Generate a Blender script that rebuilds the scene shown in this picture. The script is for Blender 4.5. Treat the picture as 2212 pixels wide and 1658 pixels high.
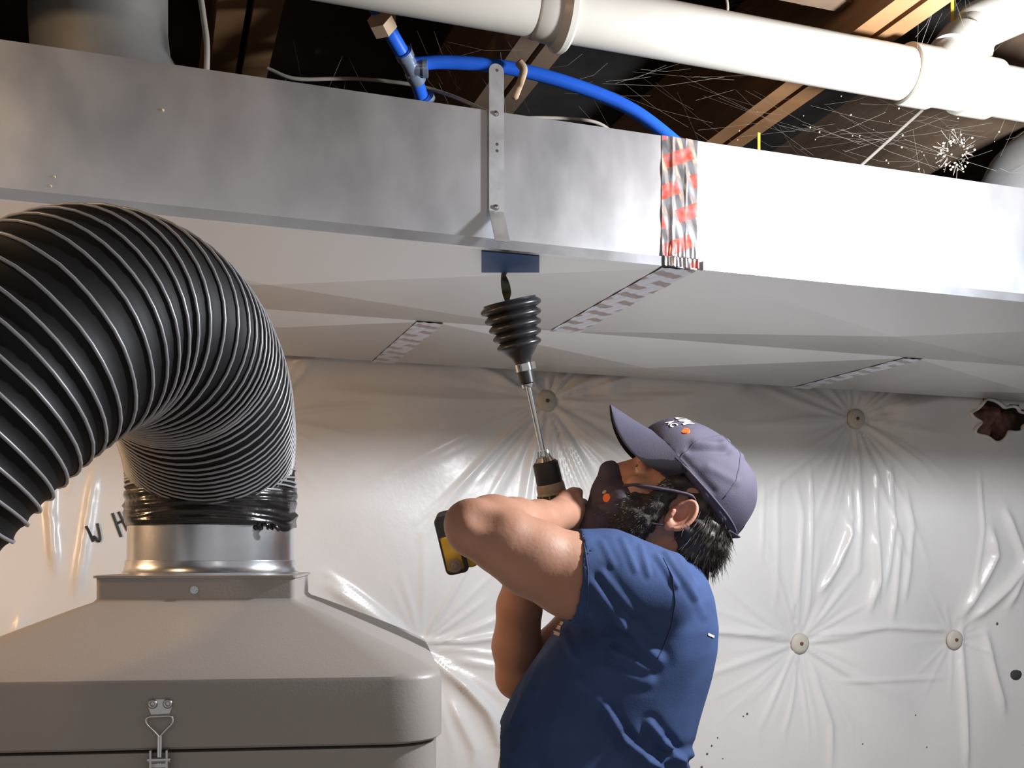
import bpy, math, random
import numpy as np
from mathutils import Vector, Matrix
from mathutils.bvhtree import BVHTree

random.seed(7); RNG = np.random.default_rng(7)
for o in list(bpy.data.objects): bpy.data.objects.remove(o)
scene = bpy.context.scene
COL = scene.collection

# ------------------------------------------------------------------ camera, world, lights, exposure
CH = 1.5                                   # camera height above the floor
FPX, CX, HY = 2250.0, 1106.0, 1200.0       # focal length, optical axis column, horizon row (2212 x 1658 frame)
cam_d = bpy.data.cameras.new('camera'); cam = bpy.data.objects.new('camera', cam_d); COL.objects.link(cam)
cam.location = (0, 0, CH); cam.rotation_euler = (math.pi/2, 0, 0)
cam_d.sensor_fit = 'HORIZONTAL'; cam_d.sensor_width = 36.0; cam_d.lens = 36.0*FPX/2212
cam_d.shift_y = (HY-829)/2212; cam_d.clip_start = 0.02
scene.camera = cam
world = bpy.data.worlds.new('world'); scene.world = world; world.use_nodes = True
world.node_tree.nodes['Background'].inputs[0].default_value = (1.0, 0.97, 0.95, 1)
world.node_tree.nodes['Background'].inputs[1].default_value = 0.19
scene.view_settings.view_transform = 'Standard'; scene.view_settings.look = 'None'
scene.view_settings.gamma = 1.0; scene.view_settings.use_curve_mapping = False
scene.view_settings.exposure = 0.88

def lamp(name, loc, power, color, radius):
    d = bpy.data.lights.new(name, 'POINT'); d.energy = power; d.color = color; d.shadow_soft_size = radius
    o = bpy.data.objects.new(name, d); COL.objects.link(o); o.location = loc; return o
U2 = Vector((0.9459, 0.3247, 0)); V2 = Vector((-0.3247, 0.9459, 0)); P0 = Vector((0, 1.594, 0))
def D(t, d, z):                            # duct frame: t along the trunk, d behind its front face, z above the camera
    p = P0 + U2*t + V2*d; return Vector((p.x, p.y, CH+z))
def P(px, py, Y):                          # a point seen at a pixel, at distance Y
    return Vector(((px-CX)/FPX*Y, Y, CH+(HY-py)/FPX*Y))
lamp('work_light', D(0.80, -0.44, 0.562), 46.0, (0.93, 0.96, 1.0), 0.04)
lamp('tungsten_bulb', Vector((-1.75, 1.15, CH+0.40)), 17.0, (1.0, 0.60, 0.30), 0.05)
lamp('joist_fill', D(-1.1, -0.50, 0.80), 3.5, (1.0, 0.66, 0.36), 0.03)  # unseen warm lamp added to brighten the left double joist
lamp('room_fill', Vector((0.9, -1.6, CH+0.75)), 3.0, (1.0, 0.90, 0.80), 0.15)  # weak unseen fill light from behind the camera

# ------------------------------------------------------------------ helpers
def mat(name, col, rough=0.5, metal=0.0, var=0.0, vscale=8.0, bump=0.0, bscale=60.0, spec=0.5, coat=0.0, sss=0.0, stretch=None, col2=None, rvar=0.0, detail=4.0):
    m = bpy.data.materials.new(name); m.use_nodes = True
    nt = m.node_tree; b = nt.nodes['Principled BSDF']
    b.inputs['Base Color'].default_value = (*col, 1); b.inputs['Roughness'].default_value = rough
    b.inputs['Metallic'].default_value = metal; b.inputs['Specular IOR Level'].default_value = spec
    b.inputs['Coat Weight'].default_value = coat
    if sss: b.inputs['Subsurface Weight'].default_value = sss; b.inputs['Subsurface Radius'].default_value = (0.012, 0.005, 0.003)
    tc = nt.nodes.new('ShaderNodeTexCoord'); mp = nt.nodes.new('ShaderNodeMapping')
    nt.links.new(tc.outputs['Object'], mp.inputs['Vector'])
    if stretch: mp.inputs['Scale'].default_value = stretch
    if var or col2 or rvar:
        n = nt.nodes.new('ShaderNodeTexNoise'); n.inputs['Scale'].default_value = vscale; n.inputs['Detail'].default_value = detail
        nt.links.new(mp.outputs[0], n.inputs['Vector'])
        r = nt.nodes.new('ShaderNodeValToRGB'); r.color_ramp.elements[0].position = 0.3; r.color_ramp.elements[1].position = 0.7
        c2 = col2 if col2 else tuple(min(1, c*(1+var)) for c in col); c1 = col if col2 else tuple(c*(1-var) for c in col)
        r.color_ramp.elements[0].color = (*c1, 1); r.color_ramp.elements[1].color = (*c2, 1)
        nt.links.new(n.outputs[0], r.inputs[0]); nt.links.new(r.outputs[0], b.inputs['Base Color'])
        if rvar:
            mr = nt.nodes.new('ShaderNodeMapRange'); mr.inputs[3].default_value = max(0, rough-rvar); mr.inputs[4].default_value = rough+rvar
            nt.links.new(n.outputs[0], mr.inputs[0]); nt.links.new(mr.outputs[0], b.inputs['Roughness'])
    if bump:
        n2 = nt.nodes.new('ShaderNodeTexNoise'); n2.inputs['Scale'].default_value = bscale; n2.inputs['Detail'].default_value = 3
        nt.links.new(mp.outputs[0], n2.inputs['Vector'])
        bp = nt.nodes.new('ShaderNodeBump'); bp.inputs['Strength'].default_value = bump; bp.inputs['Distance'].default_value = 0.004
        nt.links.new(n2.outputs[0], bp.inputs['Height']); nt.links.new(bp.outputs[0], b.inputs['Normal'])
    return m

def obj(name, verts, faces, m, parent=None, smooth=False, label=None, cat=None, group=None, kind=None, sharp=None):
    me = bpy.data.meshes.new(name)
    me.from_pydata([tuple(v) for v in verts], [], [tuple(f) for f in faces]); me.update()
    if m: me.materials.append(m)
    if smooth: me.polygons.foreach_set('use_smooth', [True]*len(me.polygons))
    if sharp is not None and smooth:
        try: me.set_sharp_from_angle(angle=math.radians(sharp))
        except Exception: pass
    o = bpy.data.objects.new(name, me); COL.objects.link(o)
    if parent: o.parent = parent; o.matrix_parent_inverse = parent.matrix_world.inverted() if parent.type != 'EMPTY' else Matrix.Translation(-parent.location)
    tag(o, label, cat, group, kind); return o
def tag(o, label=None, cat=None, group=None, kind=None):
    if label: o['label'] = label
    if cat: o['category'] = cat
    if group: o['group'] = group
    if kind: o['kind'] = kind
    return o
def empty(name, loc, label=None, cat=None, group=None, kind=None):
    o = bpy.data.objects.new(name, None); COL.objects.link(o); o.location = loc; o.empty_display_size = 0.05
    return tag(o, label, cat, group, kind)

class MB:
    def __init__(s): s.v = []; s.f = []
    def add(s, v, f): n = len(s.v); s.v += [Vector(q) for q in v]; s.f += [tuple(i+n for i in q) for q in f]; return s
    def build(s, name, m, parent=None, **k): return obj(name, s.v, s.f, m, parent, **k)
def frame(a, up=Vector((0, 0, 1))):
    a = a.normalized()
    if abs(a.dot(up)) > 0.98: up = Vector((0, 1, 0))
    x = a.cross(up).normalized(); y = x.cross(a).normalized(); return x, y, a
def box(mb, c, ax, ay, az, sx, sy, sz):    # centre, axes, full sizes
    v = []
    for i in (-.5, .5):
        for j in (-.5, .5):
            for k in (-.5, .5): v.append(c + ax*(sx*i) + ay*(sy*j) + az*(sz*k))
    mb.add(v, [(0,1,3,2), (4,6,7,5), (0,4,5,1), (2,3,7,6), (0,2,6,4), (1,5,7,3)]); return mb
EX, EY, EZ = Vector((1,0,0)), Vector((0,1,0)), Vector((0,0,1))
def catmull(pts, n=8):
    pts = [Vector(p) for p in pts]; q = [pts[0]*2-pts[1]] + pts + [pts[-1]*2-pts[-2]]; out = []
    for i in range(1, len(q)-2):
        for k in range(n):
            t = k/n; a, b, c, d = q[i-1], q[i], q[i+1], q[i+2]
            out.append(0.5*((2*b)+(c-a)*t+(2*a-5*b+4*c-d)*t*t+(3*b-a-3*c+d)*t**3))
    out.append(pts[-1]); return out
def sweep_frames(pts):
    T = [(pts[min(i+1, len(pts)-1)]-pts[max(i-1, 0)]).normalized() for i in range(len(pts))]
    x, y, _ = frame(T[0]); fr = []
    for t in T:
        x = (x - t*x.dot(t)).normalized(); y = t.cross(x); fr.append((x.copy(), y.copy(), t))
    return fr
def tube(mb, pts, r, segs=12, caps=True, flat=1.0):
    pts = [Vector(p) for p in pts]; fr = sweep_frames(pts); rs = r if isinstance(r, (list, tuple)) else [r]*len(pts)
    v = []; f = []
    for p, (x, y, t), rr in zip(pts, fr, rs):
        for k in range(segs):
            a = 2*math.pi*k/segs; v.append(p + x*(rr*math.cos(a)) + y*(rr*flat*math.sin(a)))
    for i in range(len(pts)-1):
        for k in range(segs):
            f.append((i*segs+k, i*segs+(k+1)%segs, (i+1)*segs+(k+1)%segs, (i+1)*segs+k))
    if caps: f.append(tuple(range(segs))[::-1]); f.append(tuple((len(pts)-1)*segs+k for k in range(segs)))
    mb.add(v, f); return mb
def lathe(mb, base, axis, prof, segs=32, caps=True, ref=None):   # prof: (distance along the axis, radius)
    x, y, a = frame(axis, ref if ref else EZ)
    v = []; f = []
    for h, r in prof:
        for k in range(segs):
            an = 2*math.pi*k/segs; v.append(base + a*h + x*(r*math.cos(an)) + y*(r*math.sin(an)))
    for i in range(len(prof)-1):
        for k in range(segs): f.append((i*segs+k, i*segs+(k+1)%segs, (i+1)*segs+(k+1)%segs, (i+1)*segs+k))
    if caps: f.append(tuple(range(segs))[::-1]); f.append(tuple((len(prof)-1)*segs+k for k in range(segs)))
    mb.add(v, f); return mb
def rring(hx, hy, r, n=6):                 # rounded rectangle outline
    out = []
    for cx, cy, a0 in ((hx-r, hy-r, 0), (-hx+r, hy-r, 90), (-hx+r, -hy+r, 180), (hx-r, -hy+r, 270)):
        for k in range(n+1):
            a = math.radians(a0+90*k/n); out.append((cx+r*math.cos(a), cy+r*math.sin(a)))
    return out
def loft(mb, rings, caps=True):
    n = len(rings[0]); v = [p for r in rings for p in r]; f = []
    for i in range(len(rings)-1):
        for k in range(n): f.append((i*n+k, i*n+(k+1)%n, (i+1)*n+(k+1)%n, (i+1)*n+k))
    if caps: f.append(tuple(range(n))[::-1]); f.append(tuple((len(rings)-1)*n+k for k in range(n)))
    mb.add(v, f); return mb
def prism(mb, c, ax, ay, az, outline, h, bev=0.0):   # extrude a 2-D outline (in ax, ay) along az, edge softened
    if bev:
        cxm = sum(p[0] for p in outline)/len(outline); cym = sum(p[1] for p in outline)/len(outline)
        def sh(q):
            o = []
            for x, y in outline:
                d = math.hypot(x-cxm, y-cym) or 1; o.append((x-(x-cxm)/d*q, y-(y-cym)/d*q))
            return o
        st = [(-h/2, sh(bev)), (-h/2+bev, outline), (h/2-bev, outline), (h/2, sh(bev))]
    else: st = [(-h/2, outline), (h/2, outline)]
    loft(mb, [[c+ax*x+ay*y+az*z for x, y in ol] for z, ol in st]); return mb

# signed-distance modelling (bodies, clothes) -> surface nets mesh
class Field:
    def __init__(s, lo, hi, h):
        s.h = h; s.lo = np.array(lo, float); n = np.ceil((np.array(hi)-s.lo)/h).astype(int)+1
        s.F = np.full(n, 0.05, np.float32); s.n = n
    def _win(s, lo, hi, pad):
        a = np.clip(np.floor((np.array(lo)-pad-s.lo)/s.h).astype(int), 0, s.n-1); b = np.clip(np.ceil((np.array(hi)+pad-s.lo)/s.h).astype(int)+1, 1, s.n)
        if np.any(b <= a): return None, None
        g = np.meshgrid(*[s.lo[i]+s.h*np.arange(a[i], b[i]) for i in range(3)], indexing='ij')
        return tuple(slice(a[i], b[i]) for i in range(3)), g
    def _put(s, sl, d, k, op):
        F = s.F[sl]
        if op == 'sub': d = -d; r = np.maximum(F, d) if k <= 0 else -s._smin(-F, -d, k)
        elif op == 'cut': r = np.maximum(F, d)
        else: r = np.minimum(F, d) if k <= 0 else s._smin(F, d, k)
        s.F[sl] = r
    @staticmethod
    def _smin(a, b, k):
        h = np.clip(0.5+0.5*(b-a)/k, 0, 1); return b*(1-h)+a*h - k*h*(1-h)
    def cone(s, a, b, ra, rb, k=0.01, op='add'):
        a = np.array(a); b = np.array(b); R = max(ra, rb); sl, g = s._win(np.minimum(a, b)-R, np.maximum(a, b)+R, 0.05+k)
        if sl is None: return s
        ab = b-a; L = ab@ab+1e-12
        t = np.clip(((g[0]-a[0])*ab[0]+(g[1]-a[1])*ab[1]+(g[2]-a[2])*ab[2])/L, 0, 1)
        d = np.sqrt((g[0]-a[0]-t*ab[0])**2+(g[1]-a[1]-t*ab[1])**2+(g[2]-a[2]-t*ab[2])**2) - (ra+(rb-ra)*t)
        s._put(sl, d, k, op); return s
    def chain(s, pts, k=0.01, op='add'):
        for (a, ra), (b, rb) in zip(pts[:-1], pts[1:]): s.cone(a, b, ra, rb, k, op)
        return s
    def ell(s, c, axes, r, k=0.01, op='add'):
        c = np.array(c); R = max(r); sl, g = s._win(c-R, c+R, 0.05+k)
        if sl is None: return s
        p = [g[i]-c[i] for i in range(3)]; q = [p[0]*ax[0]+p[1]*ax[1]+p[2]*ax[2] for ax in axes]
        k0 = np.sqrt(sum((q[i]/r[i])**2 for i in range(3))); k1 = np.sqrt(sum((q[i]/r[i]**2)**2 for i in range(3)))+1e-9
        s._put(sl, k0*(k0-1)/k1, k, op); return s
    def plane(s, p, n):                    # keep the side opposite to n
        g = np.meshgrid(*[s.lo[i]+s.h*np.arange(s.n[i]) for i in range(3)], indexing='ij', sparse=True)
        s.F = np.maximum(s.F, ((g[0]-p[0])*n[0]+(g[1]-p[1])*n[1]+(g[2]-p[2])*n[2]).astype(np.float32)); return s
    def stack(s, st, k=0.02, grow=0.0, ey=2.3):         # stations: z, cx, cy, rx, ry
        st = sorted(st); z = s.lo[2]+s.h*np.arange(s.n[2]); zs = [q[0] for q in st]
        I = [np.interp(z, zs, [q[i] for q in st]) for i in range(1, 5)]
        x = (s.lo[0]+s.h*np.arange(s.n[0]))[:, None, None]; y = (s.lo[1]+s.h*np.arange(s.n[1]))[None, :, None]
        rx = I[2]+grow; ry = I[3]+grow
        d = ((np.abs(x-I[0])/rx)**ey+(np.abs(y-I[1])/ry)**ey)**(1/ey)
        d = (d-1)*np.minimum(rx, ry); d = np.maximum(d, np.maximum(z-zs[-1]-grow, zs[0]-z))
        s.F = s._smin(s.F, d.astype(np.float32), k); return s
    def mesh(s, relax=2):
        F = s.F; n = np.array(F.shape); S = F < 0
        c = np.zeros(n-1, np.int8)
        offs = [(i, j, k) for i in (0, 1) for j in (0, 1) for k in (0, 1)]
        for o in offs: c += S[o[0]:n[0]-1+o[0], o[1]:n[1]-1+o[1], o[2]:n[2]-1+o[2]]
        A = np.argwhere((c > 0) & (c < 8)); idx = -np.ones(n-1, np.int64); idx[tuple(A.T)] = np.arange(len(A))
        acc = np.zeros((len(A), 3)); cnt = np.zeros(len(A))
        for ax in range(3):
            for p in (0, 1):
                for q in (0, 1):
                    o = [p, q]; o.insert(ax, 0); o2 = list(o); o2[ax] = 1
                    f0 = F[tuple((A+o).T)]; f1 = F[tuple((A+o2).T)]; mk = (f0 < 0) != (f1 < 0)
                    t = np.where(mk, f0/(f0-f1+1e-20), 0)
                    pt = np.tile(np.array(o, float), (len(A), 1)); pt[:, ax] += t
                    acc[mk] += pt[mk]; cnt[mk] += 1
        V = s.lo + s.h*(A+acc/cnt[:, None]); Q = []
        for ax in range(3):
            sl0 = [slice(None)]*3; sl1 = [slice(None)]*3; sl0[ax] = slice(0, -1); sl1[ax] = slice(1, None)
            a = S[tuple(sl0)]; b = S[tuple(sl1)]; E = np.argwhere(a != b)
            o1, o2 = [(1, 2), (2, 0), (0, 1)][ax]
            E = E[(E[:, o1] > 0) & (E[:, o2] > 0) & (E[:, o1] < n[o1]-1) & (E[:, o2] < n[o2]-1)]
            def cell(d1, d2):
                C = E.copy(); C[:, o1] -= d1; C[:, o2] -= d2; return idx[tuple(C.T)]
            q = np.stack([cell(1, 1), cell(0, 1), cell(0, 0), cell(1, 0)], 1)
            fl = ~a[tuple(E.T)]; q[fl] = q[fl][:, ::-1]; Q.append(q)
        Q = np.concatenate(Q)
        lab = np.arange(len(V))
        while True:
            mn = lab[Q].min(1); nl = lab.copy()
            for i in range(4): np.minimum.at(nl, Q[:, i], mn)
            nl = nl[nl]
            if np.array_equal(nl, lab): break
            lab = nl
        big = np.bincount(lab).argmax(); kp = lab == big; rm = np.cumsum(kp)-1; Q = rm[Q[kp[Q[:, 0]]]]; V = V[kp]
        for _ in range(relax):
            sm = np.zeros_like(V); ct = np.zeros(len(V))
            for i in range(4):
                for j in (1, 3): np.add.at(sm, Q[:, i], V[Q[:, (i+j) % 4]]); np.add.at(ct, Q[:, i], 1)
            V = V*0.4 + 0.6*sm/np.maximum(ct, 1)[:, None]
        return V, Q
def vnormals(V, Q):
    N = np.zeros_like(V); fn = np.cross(V[Q[:, 2]]-V[Q[:, 0]], V[Q[:, 3]]-V[Q[:, 1]])
    for i in range(4): np.add.at(N, Q[:, i], fn)
    return N/(np.linalg.norm(N, axis=1)[:, None]+1e-12)
def npobj(name, V, Q, m, parent=None, **k): return obj(name, V.tolist(), Q.tolist(), m, parent, smooth=True, **k)
def topix(V):
    return CX+FPX*V[:, 0]/V[:, 1], HY-FPX*(V[:, 2]-CH)/V[:, 1]
CAMP = Vector((0, 0, CH))
def bvh(V, Q): return BVHTree.FromPolygons([tuple(v) for v in V], [tuple(q) for q in Q])
def hit(tree, px, py, off=0.0):
    loc, n, i, d = tree.ray_cast(CAMP, (P(px, py, 1)-CAMP).normalized())
    if loc is None: return None, None
    if n.dot(loc-CAMP) > 0: n = -n
    return loc+n*off, n
def noise3(V, sc, seed=0):
    r = np.random.default_rng(seed); out = np.zeros(len(V))
    for i in range(10):
        d = r.normal(size=3); d /= np.linalg.norm(d); out += np.sin(V@d*sc*r.uniform(0.6, 1.8)+r.uniform(0, 6.28))
    return out/4.0

# ------------------------------------------------------------------ materials
M = {}
M['galv'] = mat('galvanised_steel', (0.66, 0.68, 0.72), 0.335, 0.91, vscale=13.0, col2=(0.78, 0.79, 0.83), rvar=0.08, bump=0.03, bscale=7, stretch=(1, 1, 0.6), detail=12)
M['galv_under'] = mat('galvanised_underside', (0.66, 0.66, 0.66), 0.30, 0.8, vscale=3.0, col2=(0.72, 0.72, 0.72), rvar=0.05)
M['galv_bright'] = mat('bright_galvanised', (0.62, 0.64, 0.68), 0.26, 0.95, var=0.12, vscale=12, rvar=0.06)
M['galv_dull'] = mat('dusty_galvanised', (0.20, 0.20, 0.22), 0.5, 0.55, vscale=6, col2=(0.34, 0.33, 0.31), bump=0.1, bscale=30)
M['strap'] = mat('galvanised_strap', (0.60, 0.61, 0.63), 0.38, 0.8, var=0.2, vscale=30)
M['steel'] = mat('steel', (0.62, 0.62, 0.62), 0.22, 1.0)
M['chrome'] = mat('chrome', (0.8, 0.8, 0.8), 0.12, 1.0)
M['pvc'] = mat('white_pvc', (0.54, 0.51, 0.46), 0.30, 0, var=0.05, vscale=8, col2=(0.48, 0.45, 0.40))
M['wood'] = mat('joist_wood', (0.24, 0.115, 0.045), 0.75, 0, vscale=4, col2=(0.32, 0.17, 0.075), bump=0.15, bscale=30, stretch=(1.2, 1.2, 14))
M['wood_dim'] = mat('shaded_joist_wood', (0.13, 0.085, 0.055), 0.85, 0, vscale=6, col2=(0.19, 0.125, 0.08), stretch=(1.2, 1.2, 10))  # darker copy of the joist wood, shade of the dimmer joists in its colour
M['dark'] = mat('dark_subfloor', (0.012, 0.011, 0.010), 0.95, 0, vscale=12, col2=(0.028, 0.024, 0.022))  # near-black, faintly mottled base colour
M['poly'] = mat('white_poly_sheet', (0.78, 0.77, 0.765), 0.30, 0, vscale=5, col2=(0.83, 0.82, 0.815), bump=0.12, bscale=55, spec=0.55)
M['cream'] = mat('cream_washer', (0.62, 0.58, 0.50), 0.6)
M['rust'] = mat('rusty_nail', (0.14, 0.07, 0.04), 0.7)
M['ink'] = mat('marker_ink', (0.035, 0.035, 0.045), 0.6)
M['pink'] = mat('pink_insulation', (0.34, 0.17, 0.14), 0.95, 0, vscale=40, col2=(0.16, 0.07, 0.06), bump=0.6, bscale=90)
M['stone'] = mat('dark_stone', (0.05, 0.05, 0.052), 0.9, bump=0.4, bscale=60)
M['concrete'] = mat('concrete', (0.30, 0.29, 0.28), 0.9, 0, var=0.2, vscale=3, bump=0.2)
M['pex'] = mat('blue_pex', (0.022, 0.13, 0.70), 0.30, 0, var=0.06, vscale=20)
M['clear'] = mat('crimp_fitting', (0.35, 0.42, 0.55), 0.25, 0.6)
M['tan'] = mat('tan_clip', (0.45, 0.32, 0.20), 0.7)
M['cable'] = mat('grey_cable', (0.30, 0.27, 0.23), 0.7)
M['yellowtag'] = mat('yellow_strip', (0.55, 0.38, 0.04), 0.6)
M['web'] = mat('cobweb', (0.26, 0.23, 0.20), 0.8)
M['webbit'] = mat('cobweb_debris', (0.72, 0.60, 0.44), 0.85)
M['hose'] = mat('black_hose_rubber', (0.007, 0.007, 0.008), 0.6, 0, spec=0.22)
M['rib'] = mat('hose_rib_sheen', (0.34, 0.34, 0.36), 0.38, 0.2, spec=0.6)  # pale grey puts the highlights along the black ribs into the colour
M['tapeblk'] = mat('black_duct_tape', (0.012, 0.012, 0.013), 0.22, 0, bump=0.5, bscale=35, spec=0.7)
M['taupe'] = mat('taupe_powder_coat', (0.38, 0.345, 0.32), 0.42, 0, bump=0.06, bscale=320)
M['rubber'] = mat('black_rubber', (0.016, 0.016, 0.018), 0.36, 0, spec=0.6)
M['whip'] = mat('olive_black_strip', (0.022, 0.025, 0.012), 0.5)
M['bluepatch'] = mat('patch_blue', (0.08, 0.20, 0.48), 0.5, var=0.12, vscale=30)
M['skin'] = mat('skin', (0.43, 0.215, 0.140), 0.50, 0, vscale=16, col2=(0.48, 0.255, 0.170), bump=0.12, bscale=170, sss=0.08, spec=0.4)
M['ear'] = mat('ear_skin', (0.50, 0.23, 0.16), 0.5, 0, vscale=60, col2=(0.56, 0.28, 0.20), sss=0.15, spec=0.4)
M['hair'] = mat('dark_hair', (0.020, 0.016, 0.014), 0.55, 0, vscale=60, col2=(0.05, 0.042, 0.036))
M['greyhair'] = mat('greying_hair', (0.12, 0.10, 0.09), 0.55)
M['beard'] = mat('dark_beard', (0.022, 0.017, 0.014), 0.75, 0, vscale=90, col2=(0.055, 0.045, 0.038), bump=0.5, bscale=200)
M['shirt'] = mat('navy_cotton', (0.044, 0.076, 0.185), 0.85, 0, var=0.18, vscale=14, bump=0.10, bscale=420, spec=0.25)
M['thread'] = mat('navy_seam', (0.012, 0.022, 0.07), 0.9)
M['thread2'] = mat('pale_stitching', (0.06, 0.09, 0.20), 0.9)
M['capm'] = mat('faded_navy_twill', (0.062, 0.057, 0.095), 0.8, 0, vscale=7, col2=(0.092, 0.082, 0.120), bump=0.12, bscale=420)
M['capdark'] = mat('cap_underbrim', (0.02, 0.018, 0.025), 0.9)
M['mask'] = mat('dark_plum_mask', (0.058, 0.045, 0.068), 0.75, 0, var=0.2, vscale=30, bump=0.1, bscale=300)
M['white'] = mat('white_print', (0.75, 0.75, 0.78), 0.7)
M['beige'] = mat('beige_print', (0.55, 0.42, 0.33), 0.8)
M['orange'] = mat('orange_print', (0.80, 0.16, 0.03), 0.7)
M['eye'] = mat('eye_white', (0.55, 0.5, 0.46), 0.25)
M['iris'] = mat('dark_iris', (0.02, 0.012, 0.01), 0.15)
M['denim'] = mat('dark_work_trousers', (0.03, 0.032, 0.04), 0.9, var=0.2, bump=0.1, bscale=200)
M['shoe'] = mat('brown_boot_leather', (0.07, 0.045, 0.03), 0.55)
M['dblk'] = mat('black_tool_plastic', (0.018, 0.018, 0.018), 0.5, bump=0.1, bscale=120)
M['dyel'] = mat('yellow_tool_plastic', (0.55, 0.33, 0.02), 0.5, vscale=30, col2=(0.42, 0.24, 0.02))
M['dring'] = mat('tan_torque_ring', (0.26, 0.20, 0.15), 0.45)
M['floor'] = mat('concrete_floor', (0.30, 0.28, 0.26), 0.8, 0, var=0.2, vscale=2)

def foil_mat(name, rust):
    m = bpy.data.materials.new(name); m.use_nodes = True; nt = m.node_tree; b = nt.nodes['Principled BSDF']
    b.inputs['Metallic'].default_value = 0.85; b.inputs['Roughness'].default_value = 0.20
    tc = nt.nodes.new('ShaderNodeTexCoord'); sp = nt.nodes.new('ShaderNodeSeparateXYZ'); nt.links.new(tc.outputs['UV'], sp.inputs[0])
    def math_(op, a, b_=None):
        n = nt.nodes.new('ShaderNodeMath'); n.operation = op
        for i, v in enumerate((a, b_)):
            if v is None: continue
            if isinstance(v, (int, float)): n.inputs[i].default_value = v
            else: nt.links.new(v, n.inputs[i])
        return n.outputs[0]
    u, v = sp.outputs[0], sp.outputs[1]
    w = math_('ADD', v, math_('MULTIPLY', u, -0.42))               # slanted rows
    row = math_('FLOOR', math_('MULTIPLY', w, 21.0)); fr = math_('FRACT', math_('MULTIPLY', w, 21.0))
    al = math_('FRACT', math_('ADD', math_('MULTIPLY', math_('ADD', u, math_('MULTIPLY', v, 0.42)), 11.5), math_('MULTIPLY', row, 0.43)))
    inrow = math_('LESS_THAN', math_('ABSOLUTE', math_('SUBTRACT', fr, 0.5)), 0.25)
    inal = math_('LESS_THAN', math_('ABSOLUTE', math_('SUBTRACT', al, 0.5)), 0.34)
    k = math_('MULTIPLY', inrow, inal)
    n = nt.nodes.new('ShaderNodeTexNoise'); n.inputs['Scale'].default_value = 70; nt.links.new(tc.outputs['UV'], n.inputs['Vector'])
    k = math_('MULTIPLY', k, math_('ADD', 0.45, math_('MULTIPLY', n.outputs[0], 0.8)))
    mx = nt.nodes.new('ShaderNodeMix'); mx.data_type = 'RGBA'; nt.links.new(k, mx.inputs[0])
    mx.inputs[6].default_value = (0.70, 0.72, 0.78, 1); mx.inputs[7].default_value = (*rust, 1); nt.links.new(mx.outputs[2], b.inputs['Base Color'])
    mt = math_('SUBTRACT', 0.9, math_('MULTIPLY', k, 0.6)); nt.links.new(mt, b.inputs['Metallic'])
    return m
M['foil'] = foil_mat('printed_foil_tape', (0.60, 0.085, 0.05))
M['foil2'] = foil_mat('printed_foil_tape_dull', (0.46, 0.36, 0.35))
M['foil2'].node_tree.nodes['Principled BSDF'].inputs['Roughness'].default_value = 0.45

# ------------------------------------------------------------------ the setting
def slab(name, p, ax, ay, az, sx, sy, sz, m, label, cat):
    mb = MB(); box(mb, p, ax, ay, az, sx, sy, sz); return mb.build(name, m, label=label, cat=cat, kind='structure')
WD = 1.10                                  # sheet plane behind the trunk's front face
slab('floor', Vector((0.3, 0.9, -0.05)), U2, V2, EZ, 7.0, 7.2, 0.1, M['floor'], 'grey concrete basement floor', 'floor')
slab('wall_back', D(0.35, WD+0.20, -0.15), U2, V2, EZ, 7.0, 0.12, 2.7, M['concrete'], 'concrete foundation wall behind the plastic sheet', 'wall')
slab('wall_left', D(-3.2, -0.6, -0.15), U2, V2, EZ, 0.1, 3.6, 2.7, M['concrete'], 'bare concrete wall to the left of the machine', 'wall')
slab('wall_right', D(3.9, -0.6, -0.15), U2, V2, EZ, 0.1, 3.6, 2.7, M['concrete'], 'bare concrete wall to the right of the worker', 'wall')
JZ, JH = 0.93, 0.235
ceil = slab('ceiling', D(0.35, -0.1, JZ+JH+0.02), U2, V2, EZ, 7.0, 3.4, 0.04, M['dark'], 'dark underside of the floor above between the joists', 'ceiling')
def joist(t, w, m, d0=-1.75, d1=1.23):
    mb = MB(); box(mb, D(t, (d0+d1)/2, JZ+JH/2), U2, V2, EZ, w, d1-d0, JH)
    o = mb.build('joist', m, ceil); return o
for t, w, m in ((-0.364, 0.047, 'wood'), (0.15, 0.040, 'wood_dim'), (0.7015, 0.040, 'wood'), (1.2177, 0.046, 'wood_dim'), (-0.95, 0.04, 'wood_dim'), (1.75, 0.04, 'wood_dim')):
    joist(t-w/2-0.006, w, M[m]); joist(t+w/2+0.006, w, M[m])
# blocking board between two joists, just above the drain pipe
mb = MB(); box(mb, D(0.43, 0.06, JZ+0.14), U2, V2, EZ, 0.44, 0.035, 0.18); mb.build('blocking', M['wood_dim'], ceil)

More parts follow.
